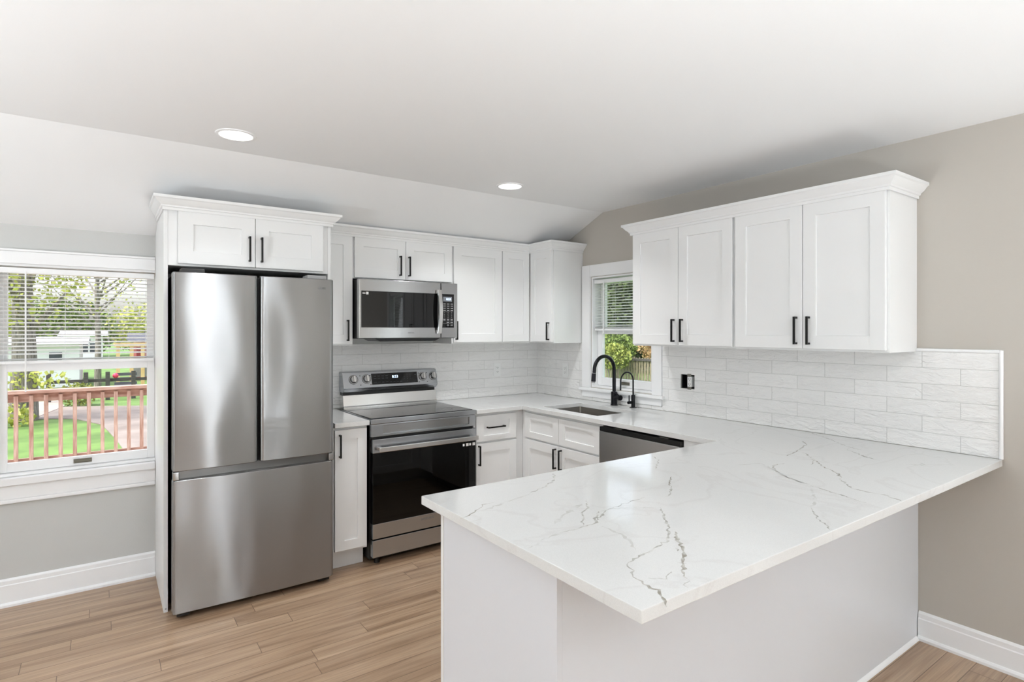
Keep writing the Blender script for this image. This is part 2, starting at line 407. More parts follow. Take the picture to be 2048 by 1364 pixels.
def pull(F, u, v, L=.140, vert=True, w0=.020, b=.0095, stand=.030):
    bm = bmesh.new(); h = b/2
    if vert:
        F.box(bm, u-h, v-L/2, w0+stand-b, u+h, v+L/2, w0+stand, .0008)
        for s in (-1, 1): c = v + s*(L/2-b/2-.0005); F.box(bm, u-h*.95, c-h, w0, u+h*.95, c+h, w0+stand-b*.9)
    else:
        F.box(bm, u-L/2, v-h, w0+stand-b, u+L/2, v+h, w0+stand, .0008)
        for s in (-1, 1): c = u + s*(L/2-b/2-.0005); F.box(bm, c-h, v-h*.95, w0, c+h, v+h*.95, w0+stand-b*.9)
    return bm
def door(par, F, u0, v0, u1, v1, hu=None, hv=None, name='door', vert=True, L=.140, s=.062, rail=None, m='cabinet_white'):
    d = obj(name, shaker(F, u0, v0, u1, v1, s=s, rail=rail), m, par, smooth=0)
    if hu is not None: obj('handle', pull(F, hu, hv, L, vert), 'black_metal', d, label='black bar handle')
    return d
def text_bm(body, size, F, u, v, w, ext=.0004, align='CENTER'):
    c = bpy.data.curves.new('t', 'FONT'); c.body = body; c.size = size; c.extrude = ext; c.align_x = align; c.align_y = 'CENTER'; c.resolution_u = 3
    o = bpy.data.objects.new('t', c); COL.objects.link(o)
    dg = bpy.context.evaluated_depsgraph_get(); me = bpy.data.meshes.new_from_object(o.evaluated_get(dg))
    bm = bmesh.new(); bm.from_mesh(me)
    for x in bm.verts: q = x.co.copy(); x.co = F.p(u+q.x, v+q.y, w+q.z)
    bpy.data.objects.remove(o, do_unlink=True); bpy.data.curves.remove(c); bpy.data.meshes.remove(me)
    return bm
def merge(a, b):
    me = bpy.data.meshes.new('m'); b.to_mesh(me); b.free(); a.from_mesh(me); bpy.data.meshes.remove(me); return a

# ------------------------------------------------------------------ room shell
XL, YF = -5.6, -8.95                                # far left wall, wall behind the camera
T = .14
bm = bmesh.new(); box(bm, XL-T, YF-T, -.10, T, T, 0); struct('floor', bm, 'floor_planks', smooth=0)
bm = bmesh.new()
prism(bm, [(0.05, ZK-.021), (0, ZK), (YK, ZC), (YF-.05, ZC), (YF-.05, 2.75), (.05, 2.75)], 'x', XL-.05, .05)
bmesh.ops.recalc_face_normals(bm, faces=bm.faces[:])
struct('ceiling', bm, 'ceiling_white', smooth=20)
bm = B((XL-1.0, YF-.9, 2.76, 1.0, .9, 2.86)); struct('roof', bm, 'roof_grey', smooth=0)  # unseen slab with wide eaves, added to keep sun out of the left window
# window openings
LW = (-3.640, -2.900, .690, 1.832)     # back wall window: x0 x1 z0 z1
RW = (-1.340, -.710, 1.022, 1.896)     # right wall window: y0 y1 z0 z1
SW = (-4.45, -3.56, .80, 2.00)         # right wall window outside the frame
FW1 = (-2.10, -1.25, .60, 2.10); ADDED_WIN = (-3.10, -1.70, .60, 2.10)   # front wall (x); left wall (y), an opening added for fill light
def holes(*hs): return lambda u, v: not any(h[0] < u < h[1] and h[2] < v < h[3] for h in hs)
bm = bmesh.new(); cells(bm, [XL-T, LW[0], LW[1], T], [-.1, LW[2], LW[3], 2.7], holes(LW), 0, T, 'y'); struct('wall_back', bm, 'wall_grey', smooth=0)
OB = (-1.700, -1.586, 1.084, 1.178)    # opening left around the uncovered outlet
bm = bmesh.new(); cells(bm, [YF-T, SW[0], SW[1], OB[0], OB[1], RW[0], RW[1], -.0005], [-.1, SW[2], RW[2], OB[2], OB[3], RW[3], SW[3], 2.7], holes(RW, SW, OB), 0, T, 'x'); struct('wall_right', bm, 'wall_beige', smooth=0)
bm = bmesh.new(); cells(bm, [XL, FW1[0], FW1[1], 0], [-.1, .6, 2.1, 2.7], holes(FW1), YF-T, YF, 'y'); struct('wall_front', bm, 'wall_beige', smooth=0)
bm = bmesh.new(); cells(bm, [YF-T, ADDED_WIN[0], ADDED_WIN[1], 0], [-.1, .6, 2.1, 2.7], holes(ADDED_WIN), XL-T, XL, 'x'); struct('wall_left', bm, 'ceiling_white', smooth=0)
# baseboards
def bb_prof(h): return [(0, 0), (.026, 0), (.026, .012), (.020, .020), (.015, .022), (.015, h-.034), (.011, h-.030), (.011, h-.010), (.006, h-.003), (0, h)]
bm = bmesh.new(); sweep(bm, bb_prof(.146), [(XL+.02, -.0005), (-2.9135, -.0005)]); struct('baseboard_back', bm, 'trim_white', smooth=30)
bm = bmesh.new(); sweep(bm, bb_prof(.134), [(-.0005, -2.9795), (-.0005, YF+.02)]); struct('baseboard_right', bm, 'trim_white', smooth=30)
bm = bmesh.new(); sweep(bm, bb_prof(.134), [(-.02, YF+.0005), (XL+.02, YF+.0005)]); struct('baseboard_front', bm, 'trim_white', smooth=30)
bm = bmesh.new(); sweep(bm, bb_prof(.134), [(XL+.0005, YF+.02), (XL+.0005, -.02)]); struct('baseboard_left', bm, 'trim_white', smooth=30)

# ------------------------------------------------------------------ windows
def window(name, F, w, z0, z1, zm, stile, bot, top, meet_half, depth, latch_u=None, glass2=True, side=None):
    """double hung sash window in an opening of width w; F origin at the opening's left edge at z=0 on the wall plane, w negative = into the wall"""
    root = bpy.data.objects.new(name, None); COL.objects.link(root); root.location = F.p(w/2, z0, 0); root['kind'] = 'structure'; ROOT[root.name] = Vector(root.location)
    bm = bmesh.new()                                       # jamb liner
    F.box(bm, 0, z0, -depth-.05, .012, z1, .0); F.box(bm, w-.012, z0, -depth-.05, w, z1, 0); F.box(bm, .012, z1-.012, -depth-.05, w-.012, z1, 0); F.box(bm, .012, z0, -depth-.05, w-.012, z0+.012, 0)
    obj('window_frame', bm, 'trim_white', root, smooth=0)
    def sash(z0, z1, d, b, t, nm):
        bm = bmesh.new(); a = .014
        F.box(bm, a, z0, -d-.028, a+stile, z1, -d, .002); F.box(bm, w-a-stile, z0, -d-.028, w-a, z1, -d, .002)
        F.box(bm, a+stile, z0, -d-.027, w-a-stile, z0+b, -d-.001, .001); F.box(bm, a+stile, z1-t, -d-.027, w-a-stile, z1, -d-.001, .001)
        s = obj(nm, bm, 'trim_white', root, smooth=30)
        bm = bmesh.new(); F.box(bm, a+stile-.004, z0+b-.004, -d-.017, w-a-stile+.004, z1-t+.004, -d-.013); obj('pane', bm, 'window_glass', s, smooth=0)
        return s
    sash(zm-meet_half, z1-.014, depth, meet_half*2, top, 'upper_sash')
    lo = sash(z0+.014, zm+meet_half, depth-.030, bot, meet_half*2, 'lower_sash')
    if latch_u is not None:
        bm = bmesh.new(); zl = z0+.014+bot*.5; d = depth-.030
        F.box(bm, latch_u-.042, zl-.012, -d, latch_u+.042, zl+.012, -d+.004, .001); F.box(bm, latch_u-.036, zl-.007, -d+.004, latch_u+.036, zl+.002, -d+.010, .002)
        obj('sash_lift', bm, 'latch_grey', lo, label='grey metal lift on the bottom rail')
    return root
FL = Face((LW[0], 0, 0), 'front'); wl = LW[1]-LW[0]
window('window_1', FL, wl, LW[2], LW[3], 1.272, .038, .050, .034, .024, .065, latch_u=.378)
FR = Face((0, RW[1], 0), 'left'); wr = RW[1]-RW[0]
window('window_2', FR, wr, RW[2], RW[3], 1.466, .050, .062, .034, .022, .085, latch_u=.315)
FS = Face((0, SW[1], 0), 'left'); window('window_3', FS, SW[1]-SW[0], SW[2], SW[3], 1.40, .045, .05, .04, .022, .085)
for k, h in ((4, FW1), (5, ADDED_WIN)):  # the left wall window is unseen, added to go with its fill light
    Ff = Face((h[1], YF, 0), 'inner') if k == 4 else Face((XL, h[0], 0), 'right'); window('window_%d' % k, Ff, h[1]-h[0], h[2], h[3], 1.35, .045, .05, .04, .022, .085)
# casings
bm = bmesh.new()
F = FL
F.box(bm, -.11, LW[3], .0005, wl-.0135, LW[3]+.066, .018, .002); F.box(bm, -.11, LW[3]+.066, .0005, wl-.0135, LW[3]+.078, .026, .003)
F.box(bm, -.095, LW[2]+.003, .0005, -.004, LW[3]-.001, .018, .002)
struct('trim_1', bm, 'trim_white', smooth=30)
bm = bmesh.new()
F.box(bm, -.12, LW[2]-.046, .0005, wl-.0135, LW[2]-.004, .034, .006); F.box(bm, -.09, LW[2]-.120, .0005, wl-.0135, LW[2]-.047, .015, .002); F.box(bm, -.09, LW[2]-.142, .0005, wl-.0135, LW[2]-.1205, .022, .005)
struct('trim_2', bm, 'trim_white', smooth=30)
bm = bmesh.new(); F = FR; c = .096
F.box(bm, -c, RW[2]-.005, .0005, -.004, RW[3]+c, .018, .002); F.box(bm, wr+.004, RW[2]-.005, .0005, wr+c-.006, RW[3]+c, .018, .002); F.box(bm, -.0035, RW[3]+.004, .0005, wr+.0035, RW[3]+c, .0175, .002)
struct('trim_3', bm, 'trim_white', smooth=30)
bm = bmesh.new(); F.box(bm, -c-.022, RW[2]-.030, .0005, wr+c+.016, RW[2]-.006, .036, .005); F.box(bm, -c, RW[2]-.080, .0005, wr+c-.006, RW[2]-.031, .016, .002)
struct('trim_4', bm, 'trim_white', smooth=30)
bm = bmesh.new(); ws = SW[1]-SW[0]; F = FS
F.box(bm, -.085, SW[2], .0005, -.004, SW[3]+.09, .018, .002); F.box(bm, ws+.004, SW[2], .0005, ws+.09, SW[3]+.09, .018, .002); F.box(bm, -.0035, SW[3]+.004, .0005, ws+.0035, SW[3]+.09, .0175, .002); F.box(bm, -.10, SW[2]-.03, .0005, ws+.11, SW[2]-.001, .036, .005); F.box(bm, -.085, SW[2]-.10, .0005, ws+.09, SW[2]-.031, .016, .002)
struct('trim_5', bm, 'trim_white', smooth=30)
def casing(h, nm):
    F = Face((h[1], YF, 0), 'inner') if h is FW1 else Face((XL, h[0], 0), 'right'); w = h[1]-h[0]; bm = bmesh.new()
    F.box(bm, -.09, h[2]-.09, .0005, -.004, h[3]+.09, .018, .002); F.box(bm, w+.004, h[2]-.09, .0005, w+.09, h[3]+.09, .018, .002); F.box(bm, -.0035, h[3]+.004, .0005, w+.0035, h[3]+.09, .0175, .002); F.box(bm, -.0035, h[2]-.09, .0005, w+.0035, h[2]-.004, .0175, .002)
    struct(nm, bm, 'trim_white', smooth=30)
casing(FW1, 'trim_6'); casing(ADDED_WIN, 'trim_7')

def blind(label, F, u0, u1, ztop, zbot, w, pitch, tilt, wand_u, wand_z, cords, head=.030, stack=3):
    t = thing('mini_blind', F.p((u0+u1)/2, zbot, w), label, 'window blind')
    bm = bmesh.new(); F.box(bm, u0, ztop-head, w-.014, u1, ztop, w+.014, .002); obj('head_rail', bm, 'blind_white', t)
    bm = bmesh.new(); z = ztop-head-pitch*.6; hw = .0125; c, s = math.cos(tilt), math.sin(tilt)
    def slat(z, tl):
        c, s = math.cos(tl), math.sin(tl); pr = []
        for k in range(5):
            q = (k-2)/2*hw; lift = .0022*(1-(q/hw)**2); pr.append((q*c - lift*s, q*s + lift*c))
        A = [bm.verts.new(F.p(u0+.004, z+b, w+a)) for a, b in pr]; Bv = [bm.verts.new(F.p(u1-.004, z+b, w+a)) for a, b in pr]
        A2 = [bm.verts.new(F.p(u0+.004, z+b+.0006, w+a)) for a, b in pr]; B2 = [bm.verts.new(F.p(u1-.004, z+b+.0006, w+a)) for a, b in pr]
        for k in range(4):
            bm.faces.new((A[k], A[k+1], Bv[k+1], Bv[k])); bm.faces.new((A2[k+1], A2[k], B2[k], B2[k+1]))
        bm.faces.new((A[0], Bv[0], B2[0], A2[0])); bm.faces.new((A[4], A2[4], B2[4], Bv[4]))
        bm.faces.new(A + A2[::-1]); bm.faces.new(Bv[::-1] + B2)
    zs = zbot + .020 + stack*.0028
    while z > zs + .006: slat(z, tilt); z -= pitch
    for k in range(stack): slat(zbot+.0195+.003*k, 0)
    obj('slats', bm, 'blind_slat', t, smooth=60)
    bm = bmesh.new(); F.box(bm, u0+.002, zbot, w-.012, u1-.002, zbot+.017, w+.012, .003); br = obj('bottom_rail', bm, 'blind_white', t)
    for cu in cords:
        bm = bmesh.new()
        for s_ in (-.0135, .0135): tube(bm, [F.p(cu, zbot+.01, w+s_), F.p(cu, ztop-head, w+s_)], .0006, 4)
        obj('ladder_cord', bm, 'blind_white', t)
        bm = bmesh.new(); F.box(bm, cu-.009, zbot+.002, w+.0125, cu+.009, zbot+.013, w+.0150, .001); obj('cord_button', bm, 'blind_white', br)
    if wand_u is not None:
        bm = bmesh.new(); tube(bm, [F.p(wand_u, ztop-head*.5, w+.014), F.p(wand_u, ztop-head-.01, w+.022), F.p(wand_u, wand_z, w+.024)], .0042, 6); obj('tilt_wand', bm, 'blind_white', t)
    return t
blind('white mini blind pulled halfway down the left window beside the refrigerator', FL, .006, wl-.018, LW[3]-.020, 1.290, -.016, .0213, R(-16), .132, 1.140, (.040, .30, .50, wl-.06))
blind('white mini blind over the top half of the window above the sink', FR, .014, wr-.014, RW[3]-.022, 1.470, -.030, .0213, R(-16), .125, 1.33, (.03, .22, wr-.03), stack=4)
blind('lowered white mini blind in the window past the end of the peninsula', FS, .014, ws-.014, SW[3]-.014, SW[2]+.03, -.030, .0213, R(-16), .10, 1.3, (.10, ws/2, ws-.10))

# ------------------------------------------------------------------ recessed lights
def downlight(x, y, label, watts=13, spread=150):
    t = thing('recessed_light', (x, y, ZC), label, 'ceiling light', 'recessed ceiling lights')
    bm = bmesh.new(); prof = [(.088, 0), (.086, .004), (.074, .006), (.072, .004), (.072, .0)]; seg = 40
    rings = [[bm.verts.new((x+r*math.cos(2*math.pi*k/seg), y+r*math.sin(2*math.pi*k/seg), ZC-h)) for k in range(seg)] for r, h in prof]
    for a, b in zip(rings, rings[1:]):
        for k in range(seg): bm.faces.new((a[k], a[(k+1) % seg], b[(k+1) % seg], b[k]))
    obj('trim_ring', bm, 'trim_white', t)
    bm = bmesh.new(); cyl(bm, (x, y, ZC-.0035), (x, y, ZC-.0005), .0725, 40); obj('diffuser', bm, 'lamp_diffuser', t)
    l = area('lamp_glow', (x, y, ZC-.008), (0, 0, -1), .14, .14, watts, (.97, .985, 1), spread, 'DISK'); return t
downlight(-2.660, -1.115, 'lit round recessed light in the ceiling in front of the refrigerator', 1.5, 104)
downlight(-1.062, -1.087, 'lit round recessed light in the ceiling near the sink corner', 6.2, 128)
for x, y, w_, pw in ((-1.06, -5.4, 'by the side window past the peninsula', 6),):
    downlight(x, y, 'unseen round fill light added to the ceiling ' + w_, pw)  # made-up recessed light behind the camera, added for more room light

# ------------------------------------------------------------------ upper cabinets
CB, CT = 1.372, 2.112       # bottom and top of the cabinet boxes
DB, DT = 1.382, 2.104       # doors
YU, XU = -.300, -.305       # box fronts
F0 = Face((0, YU, 0), 'front')
t = thing('wall_cabinet', (-1.92, -.15, CB), 'narrow white wall cabinet squeezed between refrigerator and microwave', 'cabinet', 'white wall cabinets')
bm = B((-2.037, -.001, CB, -1.8065, YU, CT)); cut_slope(bm); obj('cabinet_body', bm, 'cabinet_white', t, smooth=0)
door(t, F0, -2.030, DB, -1.812, DT, -1.848, 1.472)
t = thing('wall_cabinet', (-1.425, -.15, 1.824), 'short white two-door wall cabinet directly above the microwave', 'cabinet', 'white wall cabinets')
bm = B((-1.8055, -.001, 1.824, -1.0465, YU, CT)); cut_slope(bm); obj('cabinet_body', bm, 'cabinet_white', t, smooth=0)
door(t, F0, -1.798, 1.830, -1.4275, DT, -1.472, 1.925); door(t, F0, -1.4245, 1.830, -1.054, DT, -1.404, 1.925)
t = thing('wall_cabinet', (-.82, -.15, CB), 'white single-door wall cabinet to the right of the microwave', 'cabinet', 'white wall cabinets')
bm = B((-1.0455, -.001, CB, -.6055, YU, CT)); cut_slope(bm); obj('cabinet_body', bm, 'cabinet_white', t, smooth=0)
door(t, F0, -1.036, DB, -.600, DT, -1.020, 1.472, s=.066)
t = thing('wall_cabinet', (-.15, -.15, CB), 'white L-shaped corner wall cabinet with a bifold door, left of the sink window', 'cabinet', 'white wall cabinets')
bm = bmesh.new(); cells(bm, [-.6045, XU, -.001], [-.606, YU, -.001], lambda u, v: u > XU or v > YU, CB, CT, 'z'); cut_slope(bm); obj('cabinet_body', bm, 'cabinet_white', t, smooth=0)
door(t, F0, -.594, DB, -.329, DT, s=.058)
F1 = Face((XU, 0, 0), 'left')
door(t, F1, .326, DB, .598, DT, .570, 1.466, s=.058)
for (y0, y1, ym, nm) in ((-1.4405, -2.1980, -1.8180, 'white two-door wall cabinet directly right of the sink window'), (-2.1990, -2.9704, -2.5850, 'white two-door wall cabinet at the open end of the right wall')):
    t = thing('wall_cabinet', (-.15, (y0+y1)/2, CB), nm, 'cabinet', 'white wall cabinets')
    obj('cabinet_body', B((-.001, y0, CB, XU, y1, CT)), 'cabinet_white', t, smooth=0)
    door(t, F1, -y0+.008, DB, -ym-.0015, DT, -ym-.030, 1.472, s=.064); door(t, F1, -ym+.0015, DB, -y1-.010, DT, -ym+.034, 1.472, s=.064)
# crowns
CP = [(.0005, CT-.012), (.006, CT-.012), (.006, CT+.002), (.012, CT+.004), (.014, CT+.012), (.026, CT+.022), (.040, CT+.040), (.048, CT+.044), (.048, CT+.058), (.0005, CT+.058)]
bm = bmesh.new(); sweep(bm, [(a, z+.0006) for a, z in CP], [(-2.036, YU-.020), (XU-.0205, YU-.020), (XU-.0205, -.609), (-.002, -.609)]); cut_slope(bm)
obj('crown_molding', bm, 'cabinet_white', None, 'stepped white crown molding along the tops of the wall cabinets around the microwave', 'molding', smooth=25)
bm = bmesh.new(); sweep(bm, [(a, z+.0006) for a, z in CP], [(-.002, -1.437), (XU-.0205, -1.437), (XU-.0205, -2.974), (-.002, -2.974)])
obj('crown_molding', bm, 'cabinet_white', None, 'stepped white crown molding on the right wall cabinets, returning at both ends', 'molding', smooth=25)

# ------------------------------------------------------------------ refrigerator surround
t = thing('refrigerator_cabinet', (-2.47, -.3, 0), 'white surround with side panels and two-door cabinet over the refrigerator', 'cabinet')
YS = -.578
bm = B((-2.912, -.001, 0, -2.893, YS, CT)); cut_slope(bm); obj('side_panel', bm, 'cabinet_white', t, smooth=0)
bm = B((-2.060, -.001, 0, -2.041, YS, CT)); cut_slope(bm); obj('side_panel', bm, 'cabinet_white', t, smooth=0)
bm = B((-2.8925, -.001, 1.815, -2.0605, YS+.002, CT)); cut_slope(bm); obj('cabinet_body', bm, 'cabinet_white', t, smooth=0)
F2 = Face((0, YS, 0), 'front')
door(t, F2, -2.848, 1.826, -2.4725, DT, -2.503, 1.926, s=.070, rail=.068); door(t, F2, -2.4695, 1.826, -2.092, DT, -2.440, 1.926, s=.070, rail=.068)
bm = bmesh.new(); cyl(bm, (-2.9025, YS-.0005, .018), (-2.9025, YS-.0022, .018), .004, 12); obj('screw_cap', bm, 'sticker_grey', t)
bm = bmesh.new(); sweep(bm, [(a, z+.0006) for a, z in CP], [(-2.9125, -.004), (-2.9125, YS-.020), (-2.0405, YS-.020), (-2.0405, -.374)]); cut_slope(bm)
obj('crown_molding', bm, 'cabinet_white', None, 'stepped white crown molding above the refrigerator cabinet', 'molding', smooth=25)

# ------------------------------------------------------------------ refrigerator
FX0, FX1, FYF, FM = -2.884, -2.070, -.737, -2.479
t = thing('refrigerator', (-2.477, -.37, 0), 'large stainless french-door refrigerator with bottom freezer drawer', 'refrigerator')
obj('refrigerator_body', B((FX0+.010, -.030, .030, FX1-.010, -.668, 1.762), bev=.004), 'dark_grey', t)
def slab_door(x0, x1, z0, z1, bulge, rl, rr, m, nm, y=FYF, th=.066, rz=.004):
    """door with a softly bowed face and rounded upright edges"""
    bm = bmesh.new(); pts = []; n = 22
    def arc(cx, cy, r, a0, a1, k): return [(cx + r*math.cos(R(a0+(a1-a0)*i/k)), cy + r*math.sin(R(a0+(a1-a0)*i/k))) for i in range(k+1)]
    pts += arc(x0+rl, y+bulge+rl, rl, 180, 270, 7)
    for i in range(1, n): s = i/n; pts.append((x0+rl + (x1-x0-rl-rr)*s, y+bulge - bulge*math.sin(math.pi*s)))
    pts += arc(x1-rr, y+bulge+rr, rr, 270, 360, 7)
    pts += [(x1, y+th), (x0, y+th)]
    rows = []
    for z, ins in ((z0, .004), (z0+rz, 0), (z1-rz, 0), (z1, .004)):
        cx = (x0+x1)/2; rows.append([bm.verts.new((cx+(px-cx)*(1-ins/(x1-x0)*2), py + (ins if py < y+th-.001 else 0), z)) for px, py in pts])
    k = len(pts)
    for a, b in zip(rows, rows[1:]):
        for j in range(k): bm.faces.new((a[j], a[(j+1) % k], b[(j+1) % k], b[j]))
    bm.faces.new(rows[0][::-1]); bm.faces.new(rows[-1])
    bmesh.ops.recalc_face_normals(bm, faces=bm.faces[:])
    return obj(nm, bm, m, t, smooth=50)
slab_door(FX0, FM-.005, .758, 1.769, .007, .012, .020, 'steel_fridge', 'door')
rd = slab_door(FM+.005, FX1, .758, 1.769, .007, .020, .026, 'steel_fridge', 'door')
slab_door(FX0, FX1, .036, .712, .008, .012, .026, 'steel_fridge', 'freezer_drawer')
obj('handle_recess', B((FX0+.004, -.690, .7125, FX1-.004, -.671, .7575)), 'steel_dark', t, smooth=0, label='dark recessed handle channel above the freezer drawer')
for a, b in ((FX0+.001, FX0+.030), (FX1-.030, FX1-.001)): obj('recess_cap', B((a, FYF+.012, .713, b, -.691, .755), bev=.004), 'steel', t)
for a in (-2.79, -2.16):
    bm = B((a-.055, -.70, 1.7635, a+.055, -.60, 1.792), bev=.006); obj('hinge_cover', bm, 'sticker_grey' if a > -2.5 else 'dark_grey', t)
for a in (FX0+.05, FX1-.05):
    bm = bmesh.new(); cyl(bm, (a-.022, -.66, .015), (a+.022, -.66, .015), .0148, 16); box(bm, a-.03, -.70, .012, a+.03, -.60, .0295); obj('foot', bm, 'black_plastic', t)
FF = Face((0, FYF, 0), 'front')
obj('lettering', text_bm('SAMSUNG', .0165, FF, -2.158, 1.716, -.0035), 'logo_grey', rd, smooth=0)

# ------------------------------------------------------------------ microwave
MX0, MX1, MY, MZ0, MZ1 = -1.800, -1.054, -.402, 1.420, 1.8145
t = thing('microwave', (-1.425, -.2, MZ0), 'stainless over-the-range microwave with black glass door above the stove', 'microwave')
obj('case', B((MX0+.002, -.003, MZ0-.004, MX1-.002, -.365, MZ1-.002), bev=.002), 'black_plastic', t)
FMW = Face((0, MY, 0), 'front')
XS = -1.190
def panel_hole(x0, x1, z0, z1, hx0, hx1, hz0, hz1, y0, y1, bev=.003):
    bm = bmesh.new(); cells(bm, [x0, hx0, hx1, x1], [z0, hz0, hz1, z1], lambda u, v: not (hx0 < u < hx1 and hz0 < v < hz1), y0, y1, 'y'); sharp_bevel(bm, bev, 2); return bm
d = obj('door', panel_hole(MX0, XS-.001, MZ0, MZ1, MX0+.018, XS-.0025, 1.493, 1.735, MY, -.366), 'steel', t, smooth=30)
bm = bmesh.new()                                      # softly bowed door glass
n = 16; A = []; x0, x1 = MX0+.0185, XS-.003
for i in range(n+1):
    s = i/n; x = x0+(x1-x0)*s; y = MY+.0035-.0060*math.sin(math.pi*s); A.append((bm.verts.new((x, y, 1.4935)), bm.verts.new((x, y, 1.7345))))
for a, b in zip(A, A[1:]): bm.faces.new((a[0], b[0], b[1], a[1]))
Bk = [(bm.verts.new((v[0].co.x, -.372, v[0].co.z)), bm.verts.new((v[1].co.x, -.372, v[1].co.z))) for v in (A[0], A[-1])]
bm.faces.new([a[0] for a in A] + [Bk[1][0], Bk[0][0]]); bm.faces.new([a[1] for a in A] + [Bk[1][1], Bk[0][1]]); bm.faces.new((A[0][0], A[0][1], Bk[0][1], Bk[0][0])); bm.faces.new((A[-1][0], A[-1][1], Bk[1][1], Bk[1][0])); bm.faces.new((Bk[0][0], Bk[0][1], Bk[1][1], Bk[1][0]))
bmesh.ops.recalc_face_normals(bm, faces=bm.faces[:])
obj('door_glass', bm, 'black_glass', d, smooth=30)
bm = bmesh.new(); FMW.box(bm, MX0+.050, 1.712, .0010, MX0+.066, 1.729, .0016); obj('sticker', bm, 'white_plastic', d, smooth=0)
bm = bmesh.new(); FMW.box(bm, MX0+.024, 1.715, .0005, MX0+.046, 1.725, .0010); obj('sticker', bm, 'sticker_grey', d, smooth=0)
bm = bmesh.new()                                      # curved bar handle
hp = []
for i in range(15):
    s = i/14; z = 1.450+.312*s; hp.append((XS-.022, MY-.014-.030*math.sin(math.pi*(.08+.84*s)), z))
prev = None
for p in hp:
    ring = [bm.verts.new((p[0]+a, p[1]+b, p[2])) for a, b in ((-.016, .006), (-.013, -.003), (.013, -.003), (.016, .006))]
    if prev:
        for k in range(4): bm.faces.new((prev[k], prev[(k+1) % 4], ring[(k+1) % 4], ring[k]))
    else: bm.faces.new(ring[::-1])
    prev = ring
bm.faces.new(prev)
for z in (1.462, 1.750): FMW.box(bm, XS-.034, z-.012, .0005, XS-.010, z+.012, .022, .002)
bmesh.ops.recalc_face_normals(bm, faces=bm.faces[:])
obj('handle', bm, 'steel_bright', d, smooth=40, label='curved bright metal handle')
cp = obj('control_panel', panel_hole(XS+.001, MX1, MZ0, MZ1, XS+.003, MX1-.028, 1.493, 1.735, MY, -.366), 'steel', t, smooth=30)
kx0, kx1 = XS+.0035, MX1-.0285
obj('keypad', B((kx0, MY-.0005, 1.4935, kx1, -.372, 1.7345), bev=.001), 'black_glass', cp)
bm = bmesh.new(); FMW.box(bm, kx0+.014, 1.682, .0008, kx1-.018, 1.716, .0014); sc = obj('screen', bm, 'lcd_grey', cp, smooth=0)
obj('digits', text_bm('8:53', .022, FMW, (kx0+kx1)/2+.006, 1.699, .0018), 'display_lit', sc, smooth=0)
bm = bmesh.new(); cx = [(kx0+.016)+i*.030 for i in range(3)]
rows = [1.664, 1.649, 1.633, 1.617]
for z in rows:
    for c in cx: FMW.box(bm, c, z-.0024, .0008, c+.018, z+.0022, .0012)
for r_, tx in zip((1.600, 1.584, 1.568), ('123', '456', '789')):
    for c, ch in zip(cx, tx): merge(bm, text_bm(ch, .012, FMW, c+.008, r_, .0009))
for z in (1.554, 1.547):
    for c in cx: FMW.box(bm, c, z-.002, .0008, c+.016, z+.002, .0012)
for z in (1.531, 1.511):
    for c in cx[1:]: FMW.box(bm, c-.002, z-.003, .0008, c+.017, z+.003, .0012)
for z in (1.609, 1.521): FMW.box(bm, cx[0]-.002, z-.0005, .0008, cx[2]+.020, z+.0005, .0012)
obj('key_marks', bm, 'mark_grey', cp, smooth=0)
obj('lettering', text_bm('SAMSUNG', .0105, FMW, -1.425, 1.455, .0006), 'logo_grey', d, smooth=0)
bm = bmesh.new(); prism(bm, [(-1.66, 1.4155), (-1.62, 1.396), (-1.20, 1.396), (-1.16, 1.4155)], 'y', -.330, -.10); bmesh.ops.recalc_face_normals(bm, faces=bm.faces[:]); obj('vent_grille', bm, 'black_plastic', t, smooth=0)

# ------------------------------------------------------------------ backsplash
ZT, ZS = .9140, 1.3715
bm = bmesh.new(); cells(bm, [-2.0395, -.0005], [ZT, ZS], lambda u, v: True, -.0085, -.0005, 'y')
bt = thing('tile_backsplash', (-1.0, 0, ZT), 'glossy white subway tile backsplash behind the stove', 'backsplash', 'white tile backsplashes')
obj('tiles', bm, 'tile_back', bt, smooth=0)
bs = thing('tile_backsplash', (0, -1.7, ZT), 'glossy white subway tile backsplash on the right wall around the sink window', 'backsplash', 'white tile backsplashes')
bm = bmesh.new(); W0, W1 = RW[0]-.092, RW[1]+.098
def tile_ok(u, v):
    if W0 < u < W1 and v > RW[2]-.082: return False
    return not (OB[0] < u < OB[1] and OB[2] < v < OB[3])
cells(bm, [-3.282, OB[0], OB[1], W0, W1, -.009], [ZT, RW[2]-.082, OB[2], OB[3], ZS], tile_ok, -.0085, -.0005, 'x'); obj('tiles', bm, 'tile_right', bs, smooth=0)
bm = bmesh.new(); cyl(bm, (-.0085, -3.2905, ZT), (-.0085, -3.2905, ZS+.014), .0082, 12); cyl(bm, (-.0085, -3.2905, ZS+.0082), (-.0085, -2.972, ZS+.0082), .0080, 12); obj('edge_trim', bm, 'trim_white', bs, label='white pencil trim along the open edges')
